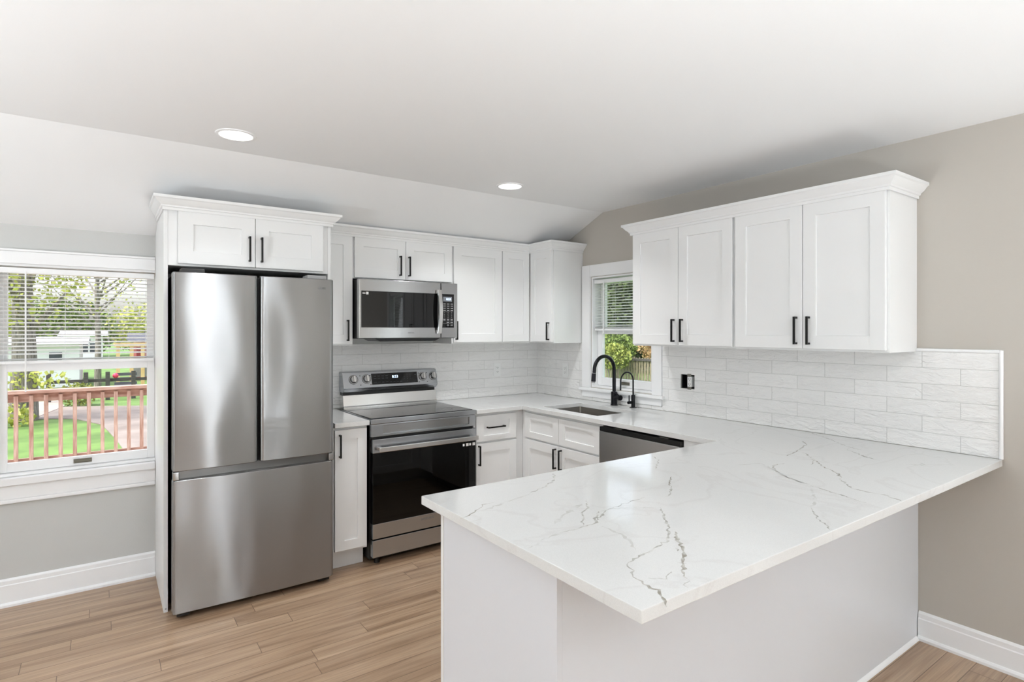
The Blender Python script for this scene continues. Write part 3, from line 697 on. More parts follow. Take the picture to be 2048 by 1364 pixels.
# outlets
def outlet(F, u, v, w, label, plate=True):
    t = thing('outlet', F.p(u, v, w), label, 'outlet', 'electrical outlets')
    bm = bmesh.new()
    if plate: F.box(bm, u-.035, v-.0575, w, u+.035, v+.0575, w+.005, .002); obj('cover_plate', bm, 'white_plastic', t); w += .005
    else:
        bm.free()
        for a, b in ((v+.0345, v+.0525), (v-.0525, v-.0345)):
            bm = bmesh.new(); F.box(bm, u-.0155, a, w+.0050, u+.0155, b, w+.0060, .0003); obj('mounting_ear', bm, 'zinc', t, smooth=0)
    bm = bmesh.new(); F.box(bm, u-.0168, v-.0335, w-(.0 if plate else .03), u+.0168, v+.0335, w+.004, .0012); rc = obj('receptacle', bm, 'white_plastic', t)
    bm = bmesh.new()
    for s in (-.017, .017):
        F.box(bm, u-.0075, v+s-.002, w+.0041, u-.0050, v+s+.006, w+.0045); F.box(bm, u+.0050, v+s-.002, w+.0041, u+.0075, v+s+.006, w+.0045); F.box(bm, u-.002, v+s-.010, w+.0041, u+.002, v+s-.006, w+.0045)
    obj('slots', bm, 'slot_dark', rc, smooth=0)
    return t
FB = Face((0, -.0086, 0), 'front'); FT = Face((-.0086, 0, 0), 'left')
outlet(FB, -.440, 1.137, 0, 'white duplex outlet with cover plate on the tile right of the stove')
outlet(FT, .402, 1.137, 0, 'white duplex outlet with cover plate on the tile left of the sink window')
ob = outlet(FT, 1.660, 1.131, -.004, 'uncovered outlet in a dark rough opening in the tile right of the sink window', plate=False)
bm = bmesh.new(); a0, a1, b0, b1 = -OB[1]+.001, -OB[0]-.001, OB[2]+.001, OB[3]-.001
FT.box(bm, a0, b0, -.060, a1, b1, -.056); FT.box(bm, a0, b0, -.056, a0+.003, b1, -.012); FT.box(bm, a1-.003, b0, -.056, a1, b1, -.012); FT.box(bm, a0+.003, b0, -.056, a1-.003, b0+.003, -.012); FT.box(bm, a0+.003, b1-.003, -.056, a1-.003, b1, -.012)
obj('wall_box', bm, 'black_plastic', ob, smooth=0, label='dark box recessed in the opening')
bm = bmesh.new(); FT.box(bm, a0+.004, b0+.004, -.016, a0+.008, b1-.004, -.010); obj('box_flange', bm, 'dark_grey', ob, smooth=0)

# ------------------------------------------------------------------ countertop
ZTOP, TH = .9132, .0290
def slab(bm, us, vs_, solid):
    cells(bm, us, vs_, solid, ZTOP-TH, ZTOP, 'z'); sharp_bevel(bm, .0025, 2)
CX, CY = -.6451, -.6556            # front edges of the sink run and of the stove run
PY0, PY1, PXE = -2.3168, -3.2959, -2.2943
SK = (-.545, -.178, -1.345, -.772)
bm = bmesh.new()
def solid(u, v):
    if SK[0] < u < SK[1] and SK[2] < v < SK[3]: return False
    if v < PY0: return True
    if u > CX: return True
    return v > CY and u > -1.042
slab(bm, [PXE, -1.042, CX, SK[0], SK[1], -.0095], [PY1, PY0, SK[2], SK[3], CY, -.0095], solid)
CAM = Vector(co.location); FWD = Vector((math.sin(YAW), math.cos(YAW), 0)); RGT = Vector((math.cos(YAW), -math.sin(YAW), 0))
# veins of the stone: world positions on the counter surface (x, y), inlaid in the same slab
VEINS = [
(1, 0.012, [(-2.191, -3.178), (-2.195, -3.205), (-2.203, -3.239), (-2.198, -3.253), (-2.214, -3.279), (-2.242, -3.316)]),
(1, 0.014, [(-1.877, -3.044), (-1.929, -3.101), (-1.969, -3.143), (-2.016, -3.181), (-2.069, -3.223), (-2.099, -3.256)]),
(2, 0.006, [(-2.099, -3.256), (-2.135, -3.287)]),
(1, 0.007, [(-2.045, -3.185), (-2.030, -3.201)]),
(1, 0.010, [(-1.975, -3.123), (-1.985, -3.138)]),
(2, 0.009, [(-2.149, -3.120), (-2.087, -3.102), (-2.028, -3.092), (-1.949, -3.078), (-1.856, -3.003), (-1.783, -2.923), (-1.740, -2.876)]),
(3, 0.010, [(-1.740, -2.876), (-1.813, -2.823), (-1.877, -2.789), (-1.920, -2.792)]),
(2, 0.009, [(-2.149, -3.120), (-2.166, -3.153), (-2.191, -3.178)]),
(3, 0.009, [(-2.281, -2.902), (-2.181, -2.869), (-2.116, -2.862)]),
(2, 0.009, [(-2.142, -2.862), (-2.098, -2.866), (-2.048, -2.865), (-2.000, -2.860), (-1.980, -2.831), (-1.924, -2.789)]),
(2, 0.012, [(-1.989, -2.848), (-1.951, -2.824), (-1.899, -2.796)]),
(2, 0.006, [(-1.899, -2.796), (-1.821, -2.782), (-1.696, -2.772)]),
(1, 0.007, [(-2.307, -2.599), (-2.249, -2.577), (-2.206, -2.551), (-2.181, -2.523), (-2.136, -2.524)]),
(2, 0.006, [(-2.302, -2.643), (-2.256, -2.636)]),
(2, 0.010, [(-1.974, -2.504), (-1.895, -2.476), (-1.834, -2.443), (-1.787, -2.412), (-1.738, -2.345)]),
(3, 0.013, [(-2.221, -2.575), (-2.102, -2.543), (-1.981, -2.513)]),
(2, 0.010, [(-1.632, -2.805), (-1.600, -2.802), (-1.523, -2.743)]),
(1, 0.009, [(-1.523, -2.743), (-1.492, -2.705), (-1.403, -2.645)]),
(2, 0.006, [(-2.055, -2.860), (-1.976, -2.774), (-1.929, -2.740), (-1.868, -2.674)]),
(2, 0.010, [(-1.182, -2.358), (-1.216, -2.424), (-1.356, -2.528)]),
(3, 0.020, [(-2.111, -2.800), (-2.036, -2.752), (-1.915, -2.702)]),
(3, 0.013, [(-2.010, -2.892), (-2.017, -2.978), (-2.037, -3.031), (-2.067, -3.072)]),
(2, 0.005, [(-2.167, -3.202), (-2.140, -3.227), (-2.102, -3.212)]),
(2, 0.010, [(-2.108, -3.214), (-2.096, -3.210)]),
(1, 0.010, [(-0.697, -2.711), (-0.570, -2.685), (-0.468, -2.656), (-0.373, -2.634), (-0.302, -2.571)]),
(1, 0.008, [(-0.978, -2.818), (-0.918, -2.773), (-0.842, -2.780)]),
(1, 0.009, [(-0.778, -2.866), (-0.663, -2.812), (-0.784, -2.921), (-0.816, -2.972), (-0.895, -3.036)]),
(2, 0.008, [(-0.562, -2.715), (-0.663, -2.812)]),
(2, 0.008, [(0.007, -2.416), (-0.028, -2.475), (-0.161, -2.654), (-0.253, -2.758)]),
(1, 0.008, [(-0.253, -2.758), (-0.293, -2.849)]),
(2, 0.010, [(-0.336, -2.803), (-0.433, -2.924), (-0.459, -2.993)]),
(1, 0.010, [(-0.423, -2.909), (-0.440, -2.929)]),
(2, 0.010, [(-0.446, -3.086), (-0.415, -3.128), (-0.402, -3.169)]),
(2, 0.008, [(-0.370, -3.112), (-0.410, -3.152)]),
(2, 0.011, [(-0.907, -3.030), (-1.015, -3.124), (-1.023, -3.176), (-1.008, -3.228), (-1.045, -3.292)]),
(1, 0.009, [(-0.828, -2.989), (-0.892, -3.033)]),
(3, 0.014, [(-0.956, -2.796), (-1.035, -2.868), (-1.095, -3.021)]),
(2, 0.008, [(-1.095, -3.021), (-1.129, -3.127), (-1.160, -3.234)]),
(2, 0.006, [(-1.035, -2.868), (-1.095, -3.021)]),
(3, 0.012, [(-1.095, -3.021), (-1.263, -3.122), (-1.354, -3.154)]),
(2, 0.006, [(-1.354, -3.154), (-1.443, -3.221), (-1.487, -3.269), (-1.518, -3.293)]),
(3, 0.010, [(-1.038, -2.678), (-0.921, -2.722), (-1.023, -2.877)]),
]
rv = random.Random(3)
for mi, wid, pts in VEINS:
    P = [Vector((a, b)) for a, b in pts]; Q = []
    for a, b in zip(P, P[1:]):
        k = max(2, int((b-a).length/.011)); nrm = Vector((-(b-a).y, (b-a).x)).normalized()
        for i in range(k):
            j = rv.gauss(0, .0028) if (i or Q) else 0
            Q.append(a.lerp(b, i/k) + nrm*j)
    Q.append(P[-1]); N = len(Q); prev = None
    for i, q in enumerate(Q):
        d = (Q[min(i+1, N-1)]-Q[max(i-1, 0)]).normalized(); nn = Vector((-d.y, d.x))
        w = wid*(.32 if mi == 1 else .42)*rv.uniform(.35, 1.35)*min(1, .25+min(i, N-1-i)/4)
        pr = (bm.verts.new((q.x+nn.x*w, q.y+nn.y*w, ZTOP+.0002)), bm.verts.new((q.x-nn.x*w, q.y-nn.y*w, ZTOP+.0002)))
        if prev:
            f = bm.faces.new((prev[0], prev[1], pr[1], pr[0])); f.material_index = mi; f.normal_update()
            if f.normal.z < 0: f.normal_flip()
        prev = pr
obj('countertop', bm, 'quartz', None, 'white veined quartz countertop running around the sink and out over the peninsula', 'countertop', mats=['vein_strong', 'vein_mid', 'vein_faint'], smooth=30)
bm = bmesh.new(); slab(bm, [-2.0405, -1.8245], [CY, -.0095], lambda u, v: True)
obj('countertop', bm, 'quartz', None, 'small white quartz countertop piece between refrigerator and stove', 'countertop', smooth=30)

# ------------------------------------------------------------------ base cabinets
BT = ZTOP-TH-.0008; TK = .115
YB, XB = -.608, -.610
F3 = Face((0, YB, 0), 'front'); F4 = Face((XB, 0, 0), 'left')
t = thing('base_cabinet', (-1.93, -.3, 0), 'narrow white base cabinet with a tall door left of the stove', 'cabinet', 'white base cabinets')
obj('cabinet_body', B((-2.0395, -.010, TK, -1.8255, YB, BT)), 'cabinet_white', t, smooth=0)
obj('toe_kick', B((-2.0395, -.010, 0, -1.8255, YB+.065, TK-.001)), 'cabinet_white', t, smooth=0)
door(t, F3, -2.032, .130, -1.832, .866, -2.004, .770, s=.058)
t = thing('base_cabinet', (-.84, -.3, 0), 'white base cabinet with drawer over door, right of the stove', 'cabinet', 'white base cabinets')
obj('cabinet_body', B((-1.043, -.010, TK, -.6105, YB, BT)), 'cabinet_white', t, smooth=0)
obj('toe_kick', B((-1.043, -.010, 0, -.6115, YB+.065, TK-.001)), 'cabinet_white', t, smooth=0)
door(t, F3, -1.030, .680, -.682, .864, -.870, .779, name='drawer', vert=False, L=.150, s=.062, rail=.040)
door(t, F3, -1.030, .130, -.682, .666, -1.022+.010, .586, s=.062)
t = thing('base_cabinet', (-.3, -1.06, 0), 'white sink base cabinet with two doors under two false drawer fronts', 'cabinet', 'white base cabinets')
bm = bmesh.new(); box(bm, -.012, -.6085, TK, XB+.0005, -.6685, BT); box(bm, -.012, -1.4555, TK, XB, -1.4675, BT); box(bm, -.012, -.669, TK, XB, -1.455, TK+.015); box(bm, XB, -.669, TK+.0155, XB+.018, -1.455, BT)
obj('cabinet_body', bm, 'cabinet_white', t, smooth=0)
obj('toe_kick', B((XB+.065, -.6565, 0, XB+.080, -1.4675, TK-.001)), 'cabinet_white', t, smooth=0)
for a, b, h in ((.660, 1.0495, 1.022), (1.0525, 1.462, 1.082)):
    door(t, F4, a, .685, b, .866, name='drawer_front', s=.062, rail=.045)
    door(t, F4, a, .130, b, .672, h, .586, s=.062)
# dishwasher
t = thing('dishwasher', (-.35, -1.78, 0), 'stainless dishwasher with black top edge under the counter beside the sink cabinet', 'dishwasher')
obj('tub', B((-.03, -1.474, .030, -.600, -2.092, .842), bev=.002), 'black_plastic', t)
obj('door', B((-.602, -1.474, .110, -.655, -2.086, .845), bev=.004), 'steel_dishwasher', t)
bm = bmesh.new(); box(bm, -.560, -1.475, .8465, -.652, -2.094, .8735, .002)
dp = obj('control_strip', bm, 'black_plastic', t)
for a in (-1.62, -1.97): obj('mounting_tab', B((-.600, a-.030, .8740, -.640, a+.030, .8775), bev=.001), 'zinc', t, smooth=0)
obj('kick_plate', B((-.540, -1.480, .004, -.560, -2.090, .100)), 'black_plastic', t, smooth=0)
for a in (-1.52, -2.05): 
    bm = bmesh.new(); cyl(bm, (-.20, a, 0), (-.20, a, .0295), .015, 12); obj('foot', bm, 'black_plastic', t)
# peninsula
t = thing('peninsula_base', (-1.12, -2.66, 0), 'white panelled peninsula base under the overhanging countertop', 'kitchen peninsula')
PB, PE, PI = -2.9765, -2.248, -2.372
obj('cabinet_body', B((PE+.0185, PI, TK, -.0015, PB+.0135, BT)), 'cabinet_white', t, smooth=0)
obj('toe_kick', B((PE+.0185, PI-.065, 0, -.0015, PB+.0135, TK-.001)), 'cabinet_white', t, smooth=0)
obj('end_panel', B((PE, PI-.001-.018, 0, PE+.018, PB, BT), bev=.001), 'panel_white', t)
obj('corner_stile', B((PE, PI+.003, TK, PE+.0182, PI-.0165, BT), bev=.0015), 'cabinet_white', t)
obj('back_panel', B((PE+.0182, PB+.0005, 0, -.0015, PB+.013, BT)), 'panel_white', t, smooth=0)
bm = bmesh.new(); prism(bm, [(PB, .0005), (PB-.012, .0005), (PB-.011, .006), (PB-.006, .014), (PB, .018)], 'x', PE+.019, -.027); bmesh.ops.recalc_face_normals(bm, faces=bm.faces[:]); obj('shoe_molding', bm, 'trim_white', t, smooth=30)
obj('filler_panel', B((-.610, -2.0985, TK, -.628, PI+.0005, BT)), 'cabinet_white', t, smooth=0)
F5 = Face((0, PI, 0), 'inner')
for a, b, h in ((.675, 1.185, 1.15), (1.19, 1.71, 1.22), (1.715, 2.225, 2.19)):
    door(t, F5, a, .130, b, .666, h, .586, s=.062); door(t, F5, a, .680, b, .864, (a+b)/2, .779, name='drawer', vert=False, s=.062, rail=.045)

# ------------------------------------------------------------------ sink and faucets
t = thing('sink', (-.36, -1.06, ZTOP-TH-.21), 'stainless undermount sink set into the countertop below the window', 'sink')
bm = bmesh.new()
def rr(x0, y0, x1, y1, r, z, k=5):
    pts = []
    for cx, cy, a in ((x1-r, y1-r, 0), (x0+r, y1-r, 90), (x0+r, y0+r, 180), (x1-r, y0+r, 270)):
        for i in range(k+1): pts.append((cx+r*math.cos(R(a+90*i/k)), cy+r*math.sin(R(a+90*i/k)), z))
    return [bm.verts.new(p) for p in pts]
x0, x1, y0, y1 = SK[0]-.004, SK[1]+.004, SK[2]-.004, SK[3]+.004; z = ZTOP-TH-.001
rs = [rr(x0-.024, y0-.024, x1+.024, y1+.024, .03, z-.003), rr(x0-.024, y0-.024, x1+.024, y1+.024, .03, z), rr(x0, y0, x1, y1, .012, z), rr(x0+.001, y0+.001, x1-.001, y1-.001, .012, z-.190), rr(x0+.012, y0+.012, x1-.012, y1-.012, .02, z-.203), rr(x0+.15, y0+.15, x1-.15, y1-.15, .02, z-.207)]
for a, b in zip(rs, rs[1:]):
    for k in range(len(a)): bm.faces.new((a[k], a[(k+1) % len(a)], b[(k+1) % len(b)], b[k]))
bm.faces.new(rs[-1]); obj('bowl', bm, 'steel_sink', t, smooth=40)
bm = bmesh.new(); cyl(bm, (-.36, -1.06, z-.2068), (-.36, -1.06, z-.2035), .045, 24); cyl(bm, (-.36, -1.06, z-.2035), (-.36, -1.06, z-.2015), .030, 24); obj('drain', bm, 'steel_bright', t)

def arc_pts(x0, x1, y, zc, n=16):
    r = (x0-x1)/2; cx = (x0+x1)/2
    return [(cx + r*math.cos(math.pi*i/n), y, zc + r*math.sin(math.pi*i/n)) for i in range(n+1)]
fx, fy = -.066, -1.024
t = thing('faucet', (fx, fy, ZTOP), 'tall black gooseneck kitchen faucet with pull-down head behind the sink', 'faucet', 'black faucets')
bm = bmesh.new(); cyl(bm, (fx, fy, ZTOP+.0003), (fx, fy, ZTOP+.006), .028, 28, .027); obj('base_plate', bm, 'faucet_black', t)
bm = bmesh.new(); tube(bm, [(fx, fy, ZTOP+.006), (fx, fy, ZTOP+.095), (fx, fy, ZTOP+.100), (fx, fy, ZTOP+.104)], [.0235, .0235, .0225, .014], 28); obj('body', bm, 'faucet_black', t)
bm = bmesh.new(); xe = -.268
tube(bm, [(fx, fy, ZTOP+.104), (fx, fy, 1.10)] + arc_pts(fx, xe, fy, 1.180, 20) + [(xe-.003, fy, 1.162)], .0135, 20); obj('spout', bm, 'faucet_black', t)
bm = bmesh.new(); tube(bm, [(xe-.0033, fy, 1.1605), (xe-.009, fy, 1.105), (xe-.0095, fy, 1.100)], [.0150, .0170, .0150], 20); sh = obj('spray_head', bm, 'faucet_black', t)
bm = bmesh.new(); tube(bm, [(xe-.0095, fy, 1.0995), (xe-.0105, fy, 1.090)], [.0135, .0135], 16); obj('nozzle', bm, 'sticker_grey', sh)
bm = bmesh.new(); cyl(bm, (fx-.006, fy-.015, .975), (fx-.010, fy-.060, .975), .0165, 24); lv = obj('valve', bm, 'faucet_black', t)
bm = bmesh.new(); cyl(bm, (fx-.010, fy-.0605, .975), (fx-.012, fy-.078, .975), .0195, 24); tube(bm, [(fx-.012, fy-.070, .985), (fx-.030, fy-.045, 1.012), (fx-.040, fy-.035, 1.022)], .0045, 10); obj('lever', bm, 'faucet_black', t)
gx, gy = -.052, -1.201
t = thing('filter_faucet', (gx, gy, ZTOP), 'small slim black water filter faucet right of the main faucet', 'faucet', 'black faucets')
bm = bmesh.new(); cyl(bm, (gx, gy, ZTOP+.0003), (gx, gy, ZTOP+.004), .026, 24); obj('base_plate', bm, 'faucet_black', t)
bm = bmesh.new(); tube(bm, [(gx, gy, ZTOP+.004), (gx, gy, ZTOP+.088), (gx, gy, ZTOP+.092)], [.0140, .0140, .010], 20); obj('body', bm, 'faucet_black', t)
bm = bmesh.new(); tube(bm, [(gx, gy, ZTOP+.092), (gx, gy, 1.06)] + arc_pts(gx, gx-.128, gy, 1.108, 18) + [(gx-.128, gy, 1.105), (gx-.130, gy, 1.045)], .0058, 14); obj('spout', bm, 'faucet_black', t)
bm = bmesh.new(); cyl(bm, (gx-.012, gy, .952), (gx-.052, gy, .952), .0105, 16); tube(bm, [(gx-.042, gy, .960), (gx-.042, gy, 1.005)], .0042, 10); obj('lever', bm, 'faucet_black', t)

# ------------------------------------------------------------------ range
RX0, RX1 = -1.816, -1.051
t = thing('electric_range', (-1.433, -.33, 0), 'freestanding stainless electric range with black glass oven door and back control panel', 'stove')
RY = -.650
obj('range_body', B((RX0+.006, -.030, .030, RX1-.006, RY+.035, .884), bev=.002), 'black_plastic', t)
bm = bmesh.new(); box(bm, RX0, -.100, .8845, RX1, RY-.004, .9160, .004); cf = obj('cooktop_frame', bm, 'steel_oven', t)
bm = bmesh.new(); box(bm, RX0+.012, -.102, .9162, RX1-.012, RY+.022, .9190, .0012); ck = obj('cooktop_glass', bm, 'black_glass', t)
for cx, cy, r in ((-1.63, -.47, .105), (-1.63, -.23, .075), (-1.24, -.47, .09), (-1.24, -.23, .075)):
    bm = bmesh.new(); seg = 48; A = [(bm.verts.new((cx+r*math.cos(2*math.pi*k/seg), cy+r*math.sin(2*math.pi*k/seg), .9193)), bm.verts.new((cx+(r-.0015)*math.cos(2*math.pi*k/seg), cy+(r-.0015)*math.sin(2*math.pi*k/seg), .9193))) for k in range(seg)]
    for k in range(seg): bm.faces.new((A[k][0], A[(k+1) % seg][0], A[(k+1) % seg][1], A[k][1]))
    obj('burner_ring', bm, 'mark_dim', ck, smooth=0)
# back guard
bm = bmesh.new(); prism(bm, [(-.012, .9165), (-.104, .9165), (-.104, .930), (-.096, .936), (-.082, 1.010), (-.012, 1.010)], 'x', RX0+.020, RX1-.014); bmesh.ops.recalc_face_normals(bm, faces=bm.faces[:]); obj('back_riser', bm, 'steel_bright', t, smooth=20)
obj('vent_slot', B((RX0+.024, -.012, 1.0105, RX1-.018, -.070, 1.0325)), 'black_plastic', t, smooth=0)
PTH = math.atan2(.036, .112)
bm = bmesh.new(); prism(bm, [(-.012, 1.033), (-.086, 1.033), (-.108, 1.052), (-.112, 1.062), (-.078, 1.172), (-.060, 1.176), (-.012, 1.176)], 'x', RX0+.016, RX1-.012); sharp_bevel(bm, .002, 2, .9); bmesh.ops.recalc_face_normals(bm, faces=bm.faces[:]); pan = obj('control_panel', bm, 'steel_oven', t, smooth=25)
class Tilt(Face):
    def __init__(s): s.o = Vector((0, -.112, 1.062)); s.u = Vector((1, 0, 0)); d = Vector((0, .034, .110)).normalized(); s.vv = d; s.w = Vector((0, -d.z, d.y))
    def p(s, u, v, w=0): return s.o + s.u*u + s.vv*v + s.w*w
FP = Tilt()
def qbox(bm, F, u0, v0, w0, u1, v1, w1):
    v = [bm.verts.new(F.p(*q)) for q in ((u0,v0,w0),(u1,v0,w0),(u1,v1,w0),(u0,v1,w0),(u0,v0,w1),(u1,v0,w1),(u1,v1,w1),(u0,v1,w1))]
    for q in ((3,2,1,0),(4,5,6,7),(0,1,5,4),(1,2,6,5),(2,3,7,6),(3,0,4,7)): bm.faces.new([v[i] for i in q])
bm = bmesh.new(); qbox(bm, FP, -1.590, .018, .0003, -1.228, .100, .0022); ds = obj('display_panel', bm, 'black_glass', pan, smooth=0)
obj('digits', text_bm('8:53', .028, FP, -1.408, .070, .0024), 'display_lit', ds, smooth=0)
bm = bmesh.new()
for v_ in (.080, .062, .034):
    for i in range(4): qbox(bm, FP, -1.575+.030*i, v_-.0022, .0024, -1.575+.030*i+.020, v_+.0022, .0027)
for i in range(4): qbox(bm, FP, -1.452+.026*i, .030, .0024, -1.452+.026*i+.016, .034, .0027)
for r_, tx in zip((.082, .066, .050, .034), ('123', '456', '789', ' 0 ')):
    for i, ch in enumerate(tx):
        if ch != ' ': merge(bm, text_bm(ch, .011, FP, -1.335+.024*i, r_, .0024))
for v_ in (.078, .034): qbox(bm, FP, -1.252, v_-.003, .0024, -1.238, v_+.003, .0027)
obj('panel_marks', bm, 'mark_dim', ds, smooth=0)
for kx in (-1.724, -1.628, -1.182, -1.094):
    bm = bmesh.new(); c0, c1, c2 = FP.p(kx, .062, .0004), FP.p(kx, .062, .020), FP.p(kx, .062, .023)
    tube(bm, [c0, FP.p(kx, .062, .003), FP.p(kx, .062, .0032), c1, c2], [.0315, .0315, .0270, .0245, .022], 32); kn = obj('knob', bm, 'steel', pan)
    bm = bmesh.new(); tube(bm, [FP.p(kx, .062, .0006), FP.p(kx, .062, .0026)], [.0335, .0335], 32); obj('knob_ring', bm, 'black_plastic', kn)
    bm = bmesh.new(); qbox(bm, FP, kx-.0055, .040, .0232, kx+.0055, .084, .031); obj('knob_grip', bm, 'steel_bright', kn, smooth=0)
bm = bmesh.new()
for kx in (-1.675, -1.600, -1.216, -1.148):
    for v_ in (.088, .020): cyl(bm, FP.p(kx, v_, .0003), FP.p(kx, v_, .0010), .0035, 10)
obj('panel_dots', bm, 'black_plastic', pan, smooth=0)
# front
FG = Face((0, RY, 0), 'front')
bm = bmesh.new(); cells(bm, [RX0+.002, RX0+.082, RX1-.052, RX1-.002], [.806, .822, .872, .8835], lambda u, v: not (RX0+.082 < u < RX1-.052 and .822 < v < .872), RY-.004, RY+.034, 'y'); sharp_bevel(bm, .002)
fp = obj('front_panel', bm, 'steel_oven', t, smooth=30)
obj('panel_inset', B((RX0+.0825, RY+.006, .8225, RX1-.0525, RY+.030, .8715)), 'steel', fp, smooth=0)
DX0, DX1, DY = RX0+.010, RX1-.004, RY-.012
FD = Face((0, DY, 0), 'front')
od = obj('oven_door', B((DX0, RY+.034, .704, DX1, DY, .790), bev=.003), 'steel_oven', t)
obj('lower_trim', B((DX0, RY+.034, .168, DX1, DY+.001, .2615), bev=.003), 'steel_oven', od)
obj('oven_glass', B((DX0, RY+.034, .262, DX1, DY+.002, .7035), bev=.002), 'oven_glass', od)
bm = bmesh.new(); box(bm, DX0+.026, DY-.050, .716, DX1-.006, DY-.034, .746, .004)
for a in (DX0+.045, DX1-.030): box(bm, a-.012, DY-.036, .722, a+.012, DY-.0005, .741, .002)
obj('handle', bm, 'steel_bright', od, label='long brushed metal bar handle')
bm = bmesh.new()
for i in range(4):
    a = DX1-.105+.026*i; FD.box(bm, a, .672 if i % 2 else .674, -.0016, a+(.020 if i % 2 else .014), .692 if i % 2 else .690, -.0012)
obj('sticker', bm, 'white_plastic', od, smooth=0)
obj('lettering', text_bm('SAMSUNG', .0205, FD, -1.428, .232, -.0006), 'logo_grey', od, smooth=0)
obj('storage_drawer', B((DX0, RY+.034, .052, DX1, DY+.001, .160), bev=.003), 'steel_oven', t)
for a, b in ((DX0+.05, -.60), (DX1-.05, -.60), (DX0+.05, -.10), (DX1-.05, -.10)):
    bm = bmesh.new(); cyl(bm, (a, b, 0), (a, b, .029), .018, 16, .014); obj('foot', bm, 'black_plastic', t)

# ------------------------------------------------------------------ outdoors
GZ = -.80
bm = B((-60, T+.02, GZ-.2, 60, 120, GZ)); struct('ground', bm, 'grass', smooth=0)
bm = bmesh.new()
drv = [(-5.9, 14.9), (-4.3, 14.8), (-3.75, 14.4), (-3.2, 12.9), (-2.95, 10.4), (-2.85, 9.0), (-2.3, 7.6), (4, 6.6), (9, 9), (9, 15.2), (-2.0, 16.3), (-3.9, 17.4), (-5.9, 17.8)]
prism(bm, drv, 'z', GZ+.001, GZ+.02); bmesh.ops.recalc_face_normals(bm, faces=bm.faces[:]); struct('driveway', bm, 'asphalt', smooth=0)
bm = bmesh.new(); prism(bm, [(-9, 15.0), (-4.6, 15.0), (-4.1, 17.6), (-4.3, 19.4), (-9, 18.8)], 'z', GZ+.021, GZ+.03); bmesh.ops.recalc_face_normals(bm, faces=bm.faces[:]); struct('path', bm, 'path_pale', smooth=0)
bm = B((-8, T+.03, -.30, -.5, 4.62, -.17)); obj('deck', bm, 'cedar', None, 'weathered wooden deck floor outside the left window', 'deck', smooth=0, kind='structure')
t = thing('deck_railing', (-3.4, 4.5, -.17), 'weathered reddish wooden deck railing outside the left window', 'railing')
obj('cap_rail', B((-7.2, 4.42, .752, -1.0, 4.57, .790), bev=.004), 'cedar', t)
obj('top_rail', B((-7.2, 4.490, .655, -1.0, 4.530, .7515)), 'cedar', t, smooth=0)
obj('bottom_rail', B((-7.2, 4.490, -.065, -1.0, 4.530, .012)), 'cedar', t, smooth=0)
for k in range(22):
    x = -5.02 + .1318*k
    obj('baluster', B((x-.019, 4.450, -.055, x+.019, 4.4895, .730)), 'cedar_post', t, smooth=0)
for x in (-7.1, -5.25, -1.1): obj('post', B((x-.045, 4.4, -.17, x+.045, 4.488, .751)), 'cedar', t, smooth=0)
# dark board fence across the street
t = thing('board_fence', (-3.5, 19.0, GZ), 'dark rail fence across the drive beyond the deck', 'fence')
for z in (-.16, -.52): obj('rail', B((-4.6, 19.0, z-.05, 4, 19.04, z+.05)), 'fence_dark', t, smooth=0)
for x in (-4.55, -3.62, -3.05, -2.35, -.6, 1.3, 3.2): obj('post', B((x-.06, 18.89, GZ, x+.06, 18.995, .12)), 'fence_dark', t, smooth=0)
bm = bmesh.new(); bmesh.ops.create_uvsphere(bm, u_segments=20, v_segments=12, radius=.085); bmesh.ops.translate(bm, verts=bm.verts[:], vec=(-2.84, 19.02, -.0235))
obj('ball', bm, 'ball_pink', None, 'bright pink ball on the top rail of the dark fence', 'ball')
t = thing('play_frame', (-1.9, 22, GZ), 'tan timber play frame behind the dark fence', 'play set')
for x in (-2.72, -2.30, -1.95, -1.45): obj('post', B((x-.06, 21.9, GZ, x+.06, 22.02, 1.0)), 'pine_tan', t, smooth=0)
obj('beam', B((-2.85, 21.88, .86, -1.3, 22.04, 1.0)), 'pine_tan', t, smooth=0); obj('board', B((-2.30, 22.03, -.3, -1.45, 22.07, .15)), 'roof_grey', t, smooth=0)
t = thing('bench', (-2.6, 20, GZ), 'dark grey slatted bench in front of the play frame', 'bench')
for z in (-.38, -.22, -.06): obj('backrest_slat', B((-2.86, 20.2, z-.05, -2.2, 20.24, z+.05)), 'bench_grey', t, smooth=0)
obj('seat', B((-2.86, 19.8, -.46, -2.2, 20.22, -.42)), 'bench_grey', t, smooth=0)
for x in (-2.80, -2.26): obj('leg', B((x-.04, 19.85, GZ, x+.04, 20.19, -.4601)), 'bench_grey', t, smooth=0)
def house(name, label, x0, x1, y0, y1, zt, zr, wall, roof, wins=()):
    t = thing(name, ((x0+x1)/2, (y0+y1)/2, GZ), label, 'building')
    obj('walls', B((x0, y0, GZ, x1, y1, zt)), wall, t, smooth=0)
    bm = bmesh.new(); prism(bm, [(y0-.4, zt+.002), ((y0+y1)/2, zr), (y1+.4, zt+.002)], 'x', x0-.3, x1+.3); bmesh.ops.recalc_face_normals(bm, faces=bm.faces[:]); obj('roof', bm, roof, t, smooth=0)
    for a, b, c, d in wins: obj('window', B((a, y0-.03, b, c, y0-.001, d)), 'roof_dark', t, smooth=0)
house('garage', 'low white garage with grey roof behind the big tree trunk', -7.6, -3.95, 25, 30, .92, 1.20, 'siding_white', 'roof_grey', [(-4.9, .2, -4.5, .6)])
house('cottage', 'distant white cottage with pale roof beyond the garage', -5.3, -3.2, 44, 50, 1.1, 1.45, 'siding_white', 'roof_grey', [(-4.4, .0, -4.0, .6), (-3.9, .0, -3.6, .6)])
house('shed', 'small red shed with dark roof far right in the left window', -1.95, .6, 27, 30, 1.0, 1.35, 'shed_red', 'roof_dark')

